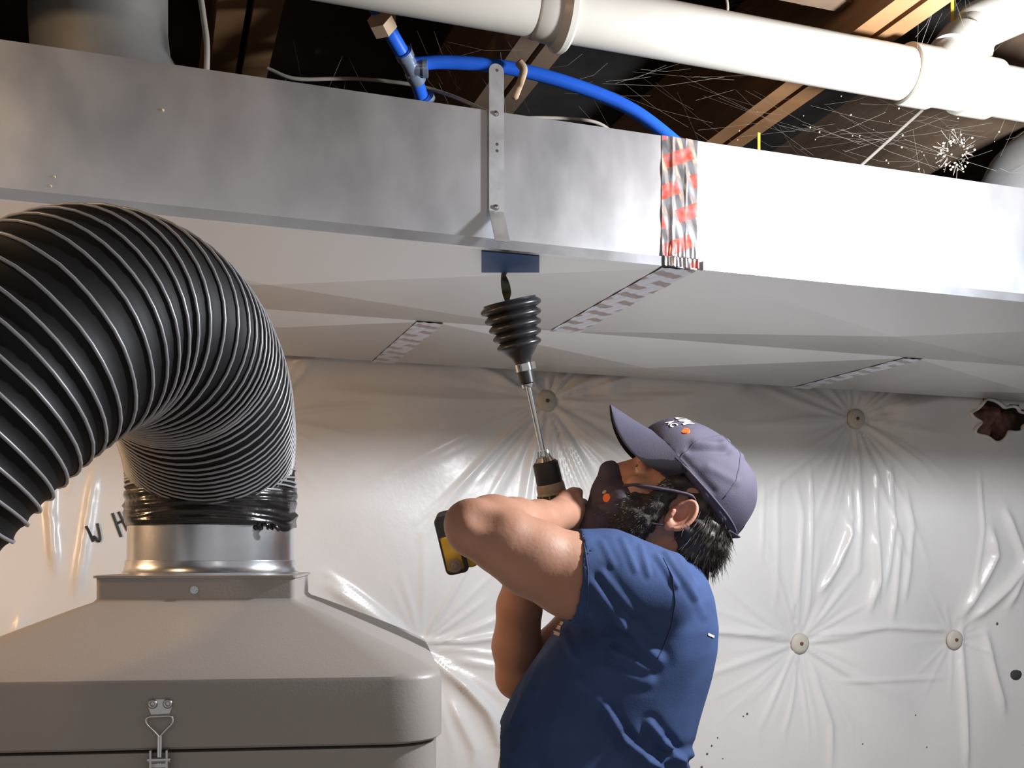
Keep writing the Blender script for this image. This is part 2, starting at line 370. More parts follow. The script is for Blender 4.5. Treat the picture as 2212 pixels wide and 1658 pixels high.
# ------------------------------------------------------------------ plastic sheet on the back wall
def wtz(px, py, d=WD):
    kx = (px-CX)/FPX; Y = (P0.dot(V2)+d)/(kx*V2.x+V2.y); p = P(px, py, Y)
    return (Vector((p.x, p.y, 0))-P0).dot(U2), p.z-CH
fast = [(1175, 868, 58, .68, .0120), (1845, 905, 38, .55, .0095), (1720, 1388, 40, .45, .008), (2052, 1380, 14, .22, .006), (905, 1395, 22, .42, .011), (560, 905, 18, .4, .007), (30, 1000, 14, .3, .006), (2420, 900, 20, .4, .008), (2400, 1400, 18, .4, .008)]
FT = [wtz(a, b) for a, b, *_ in fast]
creases = []                               # polyline pixels, width, amplitude
def cr(w, a, *pts): creases.append(([wtz(x, y) for x, y in pts], w, a))
for k, x in enumerate((1640, 1672, 1712, 1748, 1830, 1848, 1876, 1915, 1950, 2090)):
    xo = random.uniform(-14, 14); cr(0.0045+0.002*(k % 3), random.uniform(.004, .009), (x+xo, 975+random.uniform(0, 90)), (x+random.uniform(-10, 10), 1110+random.uniform(-30, 40)), (x+random.uniform(-26, 12), 1250+random.uniform(-40, 100)))
cr(0.010, 0.016, (1812, 1110), (1822, 1150), (1795, 1220), (1752, 1290)); cr(0.012, 0.014, (1870, 1130), (1880, 1250), (1862, 1330))
cr(0.014, 0.018, (2110, 1130), (2122, 1200), (2085, 1290), (2062, 1340)); cr(0.014, 0.016, (2212, 1180), (2150, 1270), (2080, 1345))
cr(0.012, 0.014, (2140, 1090), (2190, 1220), (2150, 1320)); cr(0.009, 0.010, (1925, 1150), (1912, 1345))
cr(0.007, 0.011, (820, 1385), (1000, 1383), (1100, 1368), (1540, 1362), (1690, 1372)); cr(0.007, 0.010, (1740, 1374), (1900, 1352), (2045, 1360))
cr(0.005, 0.006, (1790, 1468), (2035, 1462)); cr(0.010, 0.012, (2068, 1335), (2066, 1470), (2070, 1658))
cr(0.012, 0.014, (2110, 1350), (2130, 1460), (2152, 1545)); cr(0.008, 0.008, (1740, 1420), (1775, 1560), (1770, 1658))
cr(0.010, 0.015, (118, 985), (112, 1110), (125, 1250)); cr(0.012, 0.012, (170, 960), (150, 1080)); cr(0.010, 0.010, (60, 1300), (25, 1420))
cr(0.012, 0.012, (210, 1000), (165, 1300)); cr(0.016, 0.014, (690, 1250), (860, 1375), (1000, 1480), (1100, 1600)); cr(0.012, 0.014, (960, 1440), (1040, 1530), (1085, 1640))
cr(0.012, 0.012, (960, 1500), (1010, 1600), (1035, 1660)); cr(0.008, 0.008, (950, 1420), (1090, 1440))
cr(0.03, 0.03, (600, 790), (760, 772), (900, 795), (1050, 800), (1120, 830)); cr(0.03, 0.025, (1260, 850), (1340, 815), (1600, 835)); cr(0.03, 0.025, (1900, 890), (2020, 865), (2212, 880))
rays = []
for (t, z), (_, _, n, L, A) in zip(FT, fast):
    for i in range(n):
        rays.append((t, z, 2*math.pi*(i+random.uniform(-.38, .38))/n, random.uniform(.45, 1.0)*L, A*random.uniform(.35, 1.15), random.uniform(.0032, .0085), random.uniform(-.5, .5)))
def segd(T, Z, a, b):
    ab = np.array(b)-np.array(a); s = np.clip(((T-a[0])*ab[0]+(Z-a[1])*ab[1])/(ab@ab), 0, 1)
    return np.hypot(T-a[0]-s*ab[0], Z-a[1]-s*ab[1])
def sheet(T, Z):                           # how far the sheet stands off the wall plane
    T = np.asarray(T, float); Z = np.asarray(Z, float); h = np.full(T.shape, 0.0)
    bulge = np.ones(T.shape)
    for (t, z) in FT:
        r = np.hypot(T-t, Z-z); bulge *= 1-0.95*np.exp(-(r/0.17)**1.3)
    h += 0.045*bulge + 0.010*np.sin(T*5.1+1.0)*np.cos(Z*4.0+T*1.7) + 0.004*np.sin(T*17+Z*6)*np.sin(Z*9+2)
    for t, z, a, L, A, w, c in rays:
        dt, dz = T-t, Z-z; r = np.hypot(dt, dz)+1e-6
        ac = a + c*r*0.8; dx = dt*np.cos(ac)+dz*np.sin(ac); dy = -dt*np.sin(ac)+dz*np.cos(ac)
        ww = w*(0.5+r*3.5); fall = np.clip(r/0.05, 0, 1)*np.clip(1-r/L, 0, 1)**0.8
        h += np.where(dx > 0, A*np.exp(-(dy/ww)**2)*fall, 0)
    for pts, w, A in creases:
        d = np.full(T.shape, 9.0)
        for a, b in zip(pts[:-1], pts[1:]): d = np.minimum(d, segd(T, Z, a, b))
        e0 = np.hypot(T-pts[0][0], Z-pts[0][1]); e1 = np.hypot(T-pts[-1][0], Z-pts[-1][1])
        h += A*np.exp(-np.abs(d/w)**1.6)*np.clip(np.minimum(e0, e1)/0.06, 0.1, 1)
    return h
tt = np.arange(-1.75, 2.55, 0.0065); zz = np.concatenate([np.arange(-CH+0.005, -0.50, 0.05), np.arange(-0.50, 0.62, 0.0065)])
T, Z = np.meshgrid(tt, zz, indexing='ij'); H = sheet(T, Z)
def sheetpt(t, z, off=0.0):
    return D(t, WD-float(sheet(np.array([t]), np.array([z]))[0])-off, z)
dd = WD-H; V = np.stack([T*U2.x+dd*V2.x+P0.x, T*U2.y+dd*V2.y+P0.y, Z+CH], -1).reshape(-1, 3)
ni, nj = T.shape; I = np.arange(ni*nj).reshape(ni, nj)
Q = np.stack([I[:-1, :-1], I[1:, :-1], I[1:, 1:], I[:-1, 1:]], -1).reshape(-1, 4)
tc_, zc_ = T[:-1, :-1].reshape(-1), Z[:-1, :-1].reshape(-1)
ht, hz = wtz(2135, 912)                    # the torn opening with the insulation
ang = np.arctan2((zc_-hz)/0.62, (tc_-ht)/1.25); rr_ = np.hypot((tc_-ht)/1.25, (zc_-hz)/0.62)
Q = Q[rr_ > 0.090*(1+0.22*np.sin(3*ang+1)+0.13*np.sin(7*ang))]
sh = npobj('vapor_barrier', V, Q, M['poly'], label='wrinkled white plastic sheet pinned over the insulated back wall', cat='plastic sheet')
for (t, z), f in list(zip(FT, fast)):
    if not (0 < f[0] < 2212): continue
    if f[0] in (560, 30, 905): continue
    mb = MB(); c = sheetpt(t, z, 0.017); lathe(mb, c, -V2, [(-0.006, 0.030), (0.0, 0.029), (0.004, 0.020), (0.004, 0.004)], 20)
    w = mb.build('washer', M['cream'], sh, smooth=True, label='cream plastic washer')
    mb = MB(); lathe(mb, c-V2*0.004, -V2, [(0, 0.0055), (0.003, 0.005), (0.004, 0.002)], 10); mb.build('nail_head', M['rust'], w)
def scribble(name, strokes, w, m, parent):
    mb = MB()
    for s in strokes:
        pts = catmull([sheetpt(*wtz(x, y), 0.0015) for x, y in s], 5) if len(s) > 2 else [sheetpt(*wtz(s[0][0]+(s[1][0]-s[0][0])*k/6, s[0][1]+(s[1][1]-s[0][1])*k/6), 0.0015) for k in range(7)]
        tube(mb, pts, w, 6)
    return mb.build(name, m, parent, label='hand-lettered W H in black marker')
q = lambda x, y: (150+x/13.82, 1080+y/13.82)
scribble('handwriting', [[q(530, 785), q(640, 1000), q(745, 1240)], [q(700, 1140), q(770, 1095), q(830, 1170), q(900, 1230), q(940, 1150), q(905, 930), q(855, 700)],
                         [q(1300, 400), q(1560, 1100)], [q(1480, 355), q(1750, 920)], [q(1440, 710), q(1660, 575)]], 0.0032, M['ink'], sh)
F = Field(D(ht-0.16, WD-0.08, hz-0.12)-Vector((.05, .1, 0)), D(ht+0.16, WD+0.10, hz+0.12)+Vector((.05, .1, 0)), 0.006)
for i in range(26):
    F.ell(D(ht+random.uniform(-.11, .11), WD+0.02+random.uniform(-.02, .02), hz+random.uniform(-.055, .045)), (U2, V2, EZ), [random.uniform(.018, .04) for _ in range(3)], 0.012)
V, Q = F.mesh(1); V = V+vnormals(V, Q)*(0.004*noise3(V, 160, 3))[:, None]
te = []
for k in range(120):
    a_ = 2*math.pi*k/120; rd = .086*(1+.22*math.sin(3*a_+1)+.13*math.sin(7*a_)); tq_, zq_ = ht+1.25*rd*math.cos(a_), hz+.62*rd*math.sin(a_); te.append(sheetpt(tq_, zq_, .002+.003*math.sin(9*a_)))
mb = MB(); tube(mb, te+te[:2], .0062, 8, caps=False, flat=.8); mb.build('torn_edge', M['poly'], sh, smooth=True, label='crumpled torn plastic edge')
npobj('insulation_tuft', V, Q, M['pink'], sh, label='dark pink fibreglass showing through the tear')
t, z = wtz(2175, 1455); F = Field(D(t-.06, WD-.16, z-.06)-Vector((.05, .05, 0)), D(t+.06, WD+.08, z+.06)+Vector((.05, .05, 0)), 0.004)
c = sheetpt(t, z, 0.0)
for i in range(6): F.ell(c+U2*random.uniform(-.008, .008)+EZ*random.uniform(-.006, .006), (U2, V2, EZ), (.016, .006, .012), .006)
V, Q = F.mesh(1); npobj('torn_hole', V, Q, M['stone'], sh, label='small dark hole torn in the sheet')
mb = MB()                                  # small dirt marks on the sheet
for x, y, r in ((1598, 1537, 6), (1590, 1542, 4), (1535, 1588, 4), (1522, 1605, 5), (1512, 1622, 6), (1959, 1540, 4), (1982, 1608, 4), (1840, 1600, 4), (2135, 1345, 8), (1500, 1650, 6), (1545, 1632, 3)):
    c = sheetpt(*wtz(x, y), 0.001); lathe(mb, c, -V2, [(0, r*0.0006), (0.0015, r*0.0003)], 7)
mb.build('dirt_mark', M['rust'], sh, kind='stuff')

# ------------------------------------------------------------------ sheet-metal trunks
BZ, TZ, W1 = 0.466, 0.676, 0.505
def tat(px, d=0.0):                        # t at which an image column crosses the line at depth d behind the front face
    k = (px-CX)/FPX; a = P0+V2*d; return (k*a.y-a.x)/(U2.x-k*U2.y)
def trunk(name, label, d0, w, zb, zt, seams, tip, front):
    root = empty(name, D(0.3, d0+w/2, zb), label, 'duct')
    t0, t1 = seams[0], seams[-1]
    def face(nm, quad, m, n=1):
        mb = MB(); a, b, c, d_ = [Vector(p) for p in quad]; v = []; f = []
        for i in range(n+1):
            for s in (0, 1): v.append((a.lerp(b, i/n)) if not s else (d_.lerp(c, i/n)))
        for i in range(n): f.append((2*i, 2*i+2, 2*i+3, 2*i+1))
        return mb.add(v, f).build(nm, m, root)
    face('front_panel', (D(t0, d0, zb), D(t1, d0, zb), D(t1, d0, zt), D(t0, d0, zt)), front)
    face('back_panel', (D(t1, d0+w, zb), D(t0, d0+w, zb), D(t0, d0+w, zt), D(t1, d0+w, zt)), M['galv'])
    face('top_panel', (D(t0, d0, zt), D(t1, d0, zt), D(t1, d0+w, zt), D(t0, d0+w, zt)), M['galv_dull'])
    for a, b in zip(seams[:-1], seams[1:]):  # cross-broken bottom panels: an X of creases, centre dished
        c = [D(a, d0, zb), D(b, d0, zb), D(b, d0+w, zb), D(a, d0+w, zb), D((a+b)/2, d0+w/2, zb-tip)]
        MB().add(c, [(1, 0, 4), (2, 1, 4), (3, 2, 4), (0, 3, 4)]).build('bottom_panel', M['galv_under'], root)
    for e, nm in ((seams[0], 'end_panel'), (seams[-1], 'end_panel')):
        MB().add([D(e, d0, zb), D(e, d0+w, zb), D(e, d0+w, zt), D(e, d0, zt)], [(0, 1, 2, 3)]).build(nm, M['galv'], root)
    return root
tA = tat(1467)
tr1 = trunk('supply_duct', 'shiny galvanised rectangular trunk duct across the top of the picture', 0.0, W1, BZ, TZ, [tA-2.5, tA-1.25, tA, tA+1.25, tA+2.5], 0.018, M['galv'])
tB, tC = tat(930, W1+0.0003), tat(1975, W1+0.0003)
tr2 = trunk('return_duct', 'second galvanised trunk duct behind the front one, against the wall', W1+0.0003, 0.45, BZ, TZ+0.02, [tB-2*(tC-tB), tB-(tC-tB), tB, tC, tC+(tC-tB)], 0.020, M['galv'])
# folded lip along the lower front edge, broken at the tape
for a, b in ((tA-2.5, tA-0.035), (tA+0.04, tA+2.5)):
    mb = MB(); box(mb, D((a+b)/2, -0.0035, BZ+0.006), U2, V2, EZ, b-a, 0.009, 0.015); mb.build('edge_lip', M['galv_bright'], tr1)
def striptape(name, fn, us, vs, m, parent, label):   # fn(u,v)->point ; u across (0..W), v along
    vv = []; uv = []; f = []
    for j, v in enumerate(vs):
        for i, u in enumerate(us): vv.append(fn(u, v)); uv.append((u, v))
    nu = len(us)
    for j in range(len(vs)-1):
        for i in range(nu-1): f.append((j*nu+i, j*nu+i+1, (j+1)*nu+i+1, (j+1)*nu+i))
    o = obj(name, vv, f, m, parent, smooth=True, label=label)
    ul = o.data.uv_layers.new(name='UVMap')
    for l in o.data.loops: ul.data[l.index].uv = uv[l.vertex_index]
    return o
TW = 0.064
def vtape(u, v):                           # printed tape on the front face with a crumpled fold
    k = 0.0035*math.exp(-((u-0.018)/0.0032)**2)*(0.4+0.6*math.sin(v*22+0.6)**2) + 0.0028*math.exp(-((u-0.043)/0.0016)**2)*(0.5+0.5*math.sin(v*60))
    k += 0.0006*math.sin(u*310+v*90)+0.0004*math.sin(v*170+u*60)
    if v < 0.05: k += 0.0030*(1-v/0.05)*math.sin(u*420+1)**2
    t = tA-TW/2+u+0.004*(v-0.1)
    return D(t, -0.0015-k-(0.007 if v < 0.016 else 0), BZ-0.001+v)
striptape('seam_tape', vtape, np.linspace(0, TW, 60).tolist(), np.linspace(0, TZ-BZ+0.001, 110).tolist(), M['foil'], tr1, 'shiny foil tape printed with orange-red slanted bars')
def btape(tc, d0, d1, zoff, tip, a, b, w=0.062):
    L = d1-d0
    def fn(u, v):
        d = d0+v; s = min(v, L-v)/(L/2)
        return D(tc-w/2+u, d, zoff-0.0022-0.0006*math.sin(u*300+v*80))
    return fn, L, w
fn, L, w = btape(tA, 0.0, W1, BZ, 0, 0, 0)
striptape('bottom_tape', fn, np.linspace(0, w, 14).tolist(), np.linspace(0, L, 60).tolist(), M['foil2'], tr1, 'faded printed tape across the bottom seam')
for tt_ in (tB, tC):
    fn, L, w = btape(tt_, W1+0.004, W1+0.46, BZ, 0, 0, 0, 0.055)
    striptape('bottom_tape', fn, np.linspace(0, w, 14).tolist(), np.linspace(0, L, 60).tolist(), M['foil2'], tr2, 'faded printed tape across the bottom seam')
# blue patch on the bottom panel beside the access hole, dark hole
def under(px, py, off=0.003):
    Y = (BZ)*FPX/(HY-py); p = P(px, py, Y); return Vector((p.x, p.y, CH+BZ-off))
bt = BVHTree.FromPolygons([D(tA-1.25, 0, BZ), D(tA, 0, BZ), D(tA, W1, BZ), D(tA-1.25, W1, BZ), D(tA-.625, W1/2, BZ-.018)], [(1, 0, 4), (2, 1, 4), (3, 2, 4), (0, 3, 4)])
mb = MB(); gv = []
for off in (.0012, .0003):
    for j in range(7):
        for i in range(9):
            x_ = 1040+125*i/8; y0_ = 541+(x_-1040)*.085; p_, n_ = hit(bt, x_, y0_+(587-y0_)*j/6, off); gv.append(p_ if p_ is not None else under(x_, y0_+(587-y0_)*j/6, off+.002))
gf = [(j*9+i, j*9+i+1, (j+1)*9+i+1, (j+1)*9+i) for j in range(6) for i in range(8)]
mb.add(gv, gf+[tuple(63+q_ for q_ in f_[::-1]) for f_ in gf]); mb.build('blue_patch', M['bluepatch'], tr1, label='blue patch beside the access hole')
# hanger strap on the front face
ts = tat(1070); root = empty('hanger_strap', D(ts, -0.004, BZ), 'galvanised perforated hanger strap screwed to the duct front', 'strap')
SW = 0.0235
def strip(pts, w, th):                     # pts: (d, z) profile, extruded across t
    n = len(pts); v = []; f = []
    for s in (-1, 1):
        for (d, z) in pts: v.append(D(ts+s*w/2, d, z))
        for (d, z) in pts: v.append(D(ts+s*w/2, d-th, z))
    for i in range(n-1):
        f += [(i, i+1, 2*n+i+1, 2*n+i), (n+i, 3*n+i, 3*n+i+1, n+i+1), (i, n+i, n+i+1, i+1), (2*n+i, 2*n+i+1, 3*n+i+1, 3*n+i)]
    f += [(0, 2*n, 3*n, n), (n-1, 2*n-1, 4*n-1, 3*n-1)]
    return MB().add(v, f)
strip([(-0.0045, TZ+0.055), (-0.0045, BZ+0.056)], SW, 0.0016).build('strap_band', M['strap'], root)
strip([(-0.0045, BZ+0.056), (-0.034, BZ+0.002)], SW, 0.0016).build('bent_tail', M['strap'], root)
mb = MB(); ol = [(-SW/2, 0), (SW/2, 0)] + [(SW/2*math.cos(a), 0.004+0.011*math.sin(a)) for a in [math.pi*k/12 for k in range(13)]]
prism(mb, D(ts, -0.0053, TZ+0.055), U2, EZ, V2, ol, 0.0016); mb.build('rounded_end', M['strap'], root)
for zz_ in (TZ-0.006, BZ+0.062):
    mb = MB(); lathe(mb, D(ts-0.001, -0.0055, zz_), -V2, [(0, .0052), (.001, .005), (.001, .0034), (.004, .003), (.0045, .0015)], 8); mb.build('screw', M['steel'], root, smooth=True, sharp=30)
for zz_ in (TZ+0.060, TZ-0.052, TZ-0.062):
    mb = MB(); lathe(mb, D(ts+0.001, -0.0062, zz_), -V2, [(0, .0024), (.0003, .0022)], 10); mb.build('strap_hole', M['ink'], root)
# round take-offs on the trunk top
def takeoff(name, pts, rs, label):
    r = empty(name, pts[0], label, 'duct')
    mb = MB(); tube(mb, pts, rs, 40); mb.build('elbow_body', M['galv_dull'], r, smooth=True, sharp=40)
    mb = MB(); lathe(mb, Vector(pts[0]), EZ, [(-0.004, rs[0]+0.022), (0.003, rs[0]+0.022), (0.004, rs[0]+0.002), (0.012, rs[0]+0.002)], 40); mb.build('collar_flange', M['galv_dull'], r, smooth=True, sharp=40)
    for i in range(1, 0):
        mb = MB(); d = (Vector(pts[i+1])-Vector(pts[i-1])).normalized(); lathe(mb, Vector(pts[i])-d*0.003, d, [(0, rs[i]+.0005), (.001, rs[i]+.003), (.005, rs[i]+.003), (.006, rs[i]+.0005)], 40); mb.build('bead', M['galv_dull'], r, smooth=True)
b0 = P(262, 138, 1.66); b0.z = CH+TZ+0.005
takeoff('round_takeoff', [b0, b0+Vector((-.012, .0, .05)), b0+Vector((-.030, .0, .10)), b0+Vector((-.035, 0, .16)), b0+Vector((-.035, 0, .46))], [.114, .113, .106, .104, .104], 'dull grey round sheet-metal take-off rising from the duct, far left')
b1 = P(2190, 395, 2.12); b1.z = CH+TZ+0.005
takeoff('round_takeoff', [b1, b1+Vector((.02, .02, .05)), b1+Vector((.05, .05, .10)), b1+Vector((.10, .10, .15)), b1+Vector((.3, .3, .24))], [.085, .084, .082, .08, .08], 'grey round sheet-metal take-off on the duct top at the right edge')

# ------------------------------------------------------------------ white drain pipe
pc = P(1700, 113, 1.765); PD = (Vector((pc.x, pc.y, 0))-P0).dot(V2); PZ = pc.z-CH; PR = 0.0445
def tp(px):                                # t on the pipe axis at an image column
    return tat(px, PD)
def pl(t): return D(t, PD, PZ)
pv = empty('drain_pipe', pl(0.2), 'white plastic drain pipe hung below the joists, with a wye at right', 'pipe')
def seg(name, t0, prof, label=None):
    mb = MB(); lathe(mb, pl(t0), U2, prof, 48); return mb.build(name, M['pvc'], pv, smooth=True, sharp=35, label=label)
tc0, tc1, tw0, tw1 = tp(1150), tp(1226), tp(1952), tp(2078)
seg('pipe_section', -2.2, [(0, PR), (tc0+2.2+0.01, PR)])
seg('pipe_section', tc1-0.01, [(0, PR), (tw0-tc1+0.02, PR)])
seg('coupling', tc0, [(0, PR+.0005), (0.004, PR+.003), (0.036, PR+.006), (0.046, PR+.017), (tc1-tc0-0.004, PR+.017), (tc1-tc0, PR+.014), (tc1-tc0, PR)], 'flared coupling ring')
seg('wye_hub', tw0, [(0, PR), (0, PR+.0065), (0.002, PR+.0075), (0.058, PR+.0075), (0.064, PR+.002), (0.075, PR+.002)])
seg('wye_body', tw0+0.06, [(0, PR+.0015), (tw1-tw0-0.05, PR+.0015)])
seg('wye_hub', tw1, [(0, PR), (0, PR+.0065), (0.002, PR+.0075), (0.062, PR+.0075), (0.066, PR+.001), (0.07, PR)])
seg('pipe_section', tw1+0.05, [(0, PR), (1.4, PR)])
ws = pl(tp(2030)); bd = (U2*0.62+EZ*0.72+V2*0.10).normalized(); be = (U2*0.90+EZ*0.42-V2*0.05).normalized()
mb = MB(); tube(mb, [ws, ws+bd*0.06], [PR+.0015, PR+.0015], 40); mb.build('wye_branch', M['pvc'], pv, smooth=True, sharp=35)
mb = MB(); lathe(mb, ws+bd*0.058, bd, [(0, PR), (0, PR+.0075), (.045, PR+.0075), (.045, PR)], 40); mb.build('branch_hub', M['pvc'], pv, smooth=True, sharp=35)
k0 = ws+bd*0.10
mb = MB(); tube(mb, catmull([k0, k0+bd*0.04, k0+bd*0.07+be*0.03, k0+bd*0.08+be*0.45], 6), PR, 40); mb.build('branch_pipe', M['pvc'], pv, smooth=True, sharp=35)
# ------------------------------------------------------------------ blue water lines, clips and cables
def run(name, pts, r, m, label, cat, segs=14, n=8, group=None):
    mb = MB(); tube(mb, catmull(pts, n), r, segs); return mb.build(name, m, label=label, cat=cat, smooth=True, sharp=50, group=group)
jn = P(889, 148, 1.80)
p1 = run('water_pipe', [P(770, -60, 1.64), P(815, 20, 1.70), P(850, 82, 1.75), jn], 0.0125, M['pex'], 'short blue plastic water pipe coming down from the tan bracket', 'pipe')
p2 = run('water_pipe', [jn, P(905, 190, 1.84), P(918, 235, 1.88), P(930, 300, 1.94)], 0.0120, M['pex'], 'blue plastic water pipe stub dropping behind the duct below the tee', 'pipe')
p3 = run('water_pipe', [jn+Vector((.004, 0, .008)), P(960, 134, 1.80), P(1060, 141, 1.80), P(1160, 160, 1.80), P(1280, 198, 1.80), P(1370, 240, 1.80), P(1450, 300, 1.80), P(1500, 350, 1.80)], 0.0115, M['pex'], 'long curved blue plastic water pipe arching to the taped duct seam', 'pipe', n=12)
root = empty('pipe_tee', jn, 'clear and blue crimped tee joining the blue water pipes', 'pipe fitting')
ax = (P(905, 190, 1.84)-P(850, 82, 1.75)).normalized()
mb = MB(); lathe(mb, jn-ax*0.035, ax, [(0, .013), (0, .0155), (.012, .0155), (.014, .0135), (.040, .0135), (.042, .0158), (.056, .0158), (.058, .013)], 20); mb.build('tee_body', M['clear'], root, smooth=True, sharp=35)
mb = MB(); lathe(mb, jn, EX, [(0, .011), (.008, .0135), (.020, .0135), (.020, .0155), (.028, .0155), (.028, .0115)], 20); mb.build('tee_branch', M['clear'], root, smooth=True, sharp=35)
for s in (.020, .062):
    mb = MB(); lathe(mb, jn+ax*s, ax, [(0, .0125), (0, .0148), (.008, .0148), (.008, .0125)], 20); mb.build('crimp_ring', M['clear'], root, smooth=True, sharp=35)
# tan bracket
bc = P(826, 52, 1.70); root = empty('pipe_bracket', bc, 'tan plastic bracket holding the blue pipe under the drain', 'bracket')
mb = MB(); lathe(mb, bc-ax*0.012, ax, [(0, .013), (0, .0225), (.022, .0225), (.022, .013)], 6); mb.build('clamp', M['tan'], root)
mb = MB(); box(mb, bc+Vector((0, .015, .06)), EX, EY, EZ, 0.04, 0.008, 0.12); mb.build('mounting_plate', M['tan'], root)
mb = MB(); tube(mb, catmull([P(1120, 134, 1.775), P(1131, 150, 1.772), P(1126, 172, 1.775), P(1120, 188, 1.785), P(1110, 214, 1.79)], 6), [.0045]*24+[.003], 8, flat=1.6); mb.build('pipe_tie', M['tan'], smooth=True, label='tan tie looped round the long blue pipe', cat='pipe tie')
run('cable', [P(578, 148, 1.86), P(640, 170, 1.86), P(760, 170, 1.87), P(880, 181, 1.88), P(970, 205, 1.86), P(1056, 243, 1.80)], 0.0035, M['cable'], 'thin grey cable sagging behind the duct under the tee', 'cable', 8)
run('cable', [P(430, -30, 1.70), P(440, 40, 1.70), P(447, 100, 1.70), P(445, 190, 1.72)], 0.005, M['cable'], 'brown cable hanging beside the left double joist', 'cable', 8)
run('cable', [P(1090, 258, 1.85), P(1170, 254, 1.86), P(1280, 262, 1.88), P(1330, 290, 1.9)], 0.003, M['cable'], 'short thin cable lying on the duct top right of the strap', 'cable', 8)
run('cable', [P(1992, 238, 2.2), P(1860, 357, 2.15), P(1800, 410, 2.05)], 0.0035, M['cable'], 'straight grey cable stretched between duct and ceiling at right', 'cable', 8)
mb = MB(); box(mb, P(1639, 314, 2.05), U2, V2, EZ, 0.006, 0.002, 0.05); mb.build('cable_staple', M['yellowtag'], label='small yellow strip standing on the duct edge', cat='strip')
mb = MB(); box(mb, P(2057, 18, 1.9), U2, V2, EZ, 0.007, 0.002, 0.06); mb.build('cable_staple', M['yellowtag'], label='small yellow strip beside the wye branch', cat='strip')
run('twig', [P(1566, -20, 1.70), P(1572, 15, 1.70), P(1568, 40, 1.71)], 0.0022, M['cable'], 'dark twisted scrap of wire dangling over the drain pipe', 'wire', 6)
# cobwebs
mb = MB()
def thread(a, b, r=0.0004, sag=0.0):
    m_ = (a+b)/2-EZ*sag; tube(mb, [a, m_, b], r, 3, caps=False)
def webzone(n, x0, x1, y0, y1, Y0, Y1, amin, amax, lmin, lmax, r):
    for _ in range(int(n*.55)):
        x, y, Y = random.uniform(x0, x1), random.uniform(y0, y1), random.uniform(Y0, Y1); a = math.radians(random.uniform(amin, amax)); l = random.uniform(lmin, lmax*1.5)
        a += random.gauss(0, .25)
        thread(P(x, y, Y), P(x+l*math.cos(a), y+l*math.sin(a), Y+random.uniform(-.05, .05)), random.uniform(.5, 1)*r, random.uniform(0, .012))
webzone(70, 1500, 2000, 190, 330, 1.95, 2.2, -8, 22, 60, 200, .00026)
webzone(40, 1900, 2200, 230, 380, 2.0, 2.2, -70, 60, 30, 120, .00026)
webzone(45, 1150, 1500, 130, 230, 1.9, 2.1, -15, 30, 50, 180, .00024)
webzone(26, 1950, 2200, 5, 140, 1.75, 1.9, -100, -40, 40, 140, .00024)
webzone(22, 1440, 1900, 0, 60, 1.9, 2.1, -15, 25, 60, 200, .00024)
webzone(34, 880, 1120, 60, 240, 1.82, 1.95, 20, 110, 25, 110, .0002)
webzone(14, 600, 760, 40, 190, 1.85, 2.0, 40, 120, 30, 90, .00024)
cc = P(2062, 330, 2.05)
for i in range(46):
    a = random.uniform(0, 6.28); r0, r1 = random.uniform(.016, .026), random.uniform(.024, .045)
    thread(cc+Vector((r0*math.cos(a), random.uniform(-.01, .01), r0*math.sin(a))), cc+Vector((r1*math.cos(a+random.uniform(-.5, .5)), 0, r1*1.2*math.sin(a))), .0006)
mb.build('cobweb', M['web'], label='pale cobwebs strung between the joists, pipe and duct top', cat='cobweb', kind='stuff')
mb = MB()
def bit(p, r): lathe(mb, p-EZ*r, EZ, [(0, r*.3), (r*.6, r), (r*1.5, r*.9), (r*2, r*.2)], 5)
for i in range(60):
    a = random.uniform(0, 6.28); r0 = random.gauss(.024, .006); bit(cc+Vector((r0*math.cos(a), random.uniform(-.008, .008), r0*1.25*math.sin(a)-.004)), random.uniform(.0008, .0024))
for i in range(34):
    bit(P(random.uniform(1560, 2200), random.uniform(200, 390), 2.05), random.uniform(.0006, .0018))
for i in range(44):
    px, py = random.gauss(2050, 38), random.gauss(428, 14); tq = tat(px); q_ = D(tq, 0, 0); bit(Vector((q_.x, q_.y, CH+(HY-py)/FPX*q_.y))-V2*0.001, random.uniform(.0005, .0017))
for px, py in ((1838, 248), (1770, 285), (1750, 275), (1985, 365), (1950, 292), (1948, 318), (2058, 280), (118, 382), (110, 402), (352, 238), (296, 446)):
    tq = tat(px); q_ = D(tq, 0, 0); bit((Vector((q_.x, q_.y, CH+(HY-py)/FPX*q_.y))-V2*0.001) if py > 300 and px < 400 or px < 400 else P(px, py, 2.0), .0018)
mb.build('cobweb_debris', M['webbit'], label='tan flecks of debris caught in the cobweb and on the duct', cat='debris', kind='stuff')
# ------------------------------------------------------------------ vacuum machine with hose collar
cw = P(458, 1243, 1.42); th = math.radians(7); mx = Vector((math.cos(th), math.sin(th), 0)); my = Vector((-math.sin(th), math.cos(th), 0))
MC = Vector((cw.x, cw.y, 0)); ZF = CH-0.0245                      # top of the neck flange
def mp(x, y, z): return MC+mx*x+my*y+EZ*z
HX, HYY = 0.300, 0.290
ZR, ZS = CH-0.134, CH-0.212                                       # rim top, lid seam
mach = empty('vacuum_machine', MC, 'taupe metal duct-cleaning vacuum machine with pyramid hood, lower left', 'vacuum machine')
def rr(hx, hy, r, z, n=8): return [mp(x, y, z) for x, y in rring(hx, hy, r, n)]
mb = MB(); loft(mb, [rr(HX-.006, HYY-.006, .06, 0.13), rr(HX-.006, HYY-.006, .06, ZS-.003)]); mb.build('cabinet', M['taupe'], mach, smooth=True, sharp=30)
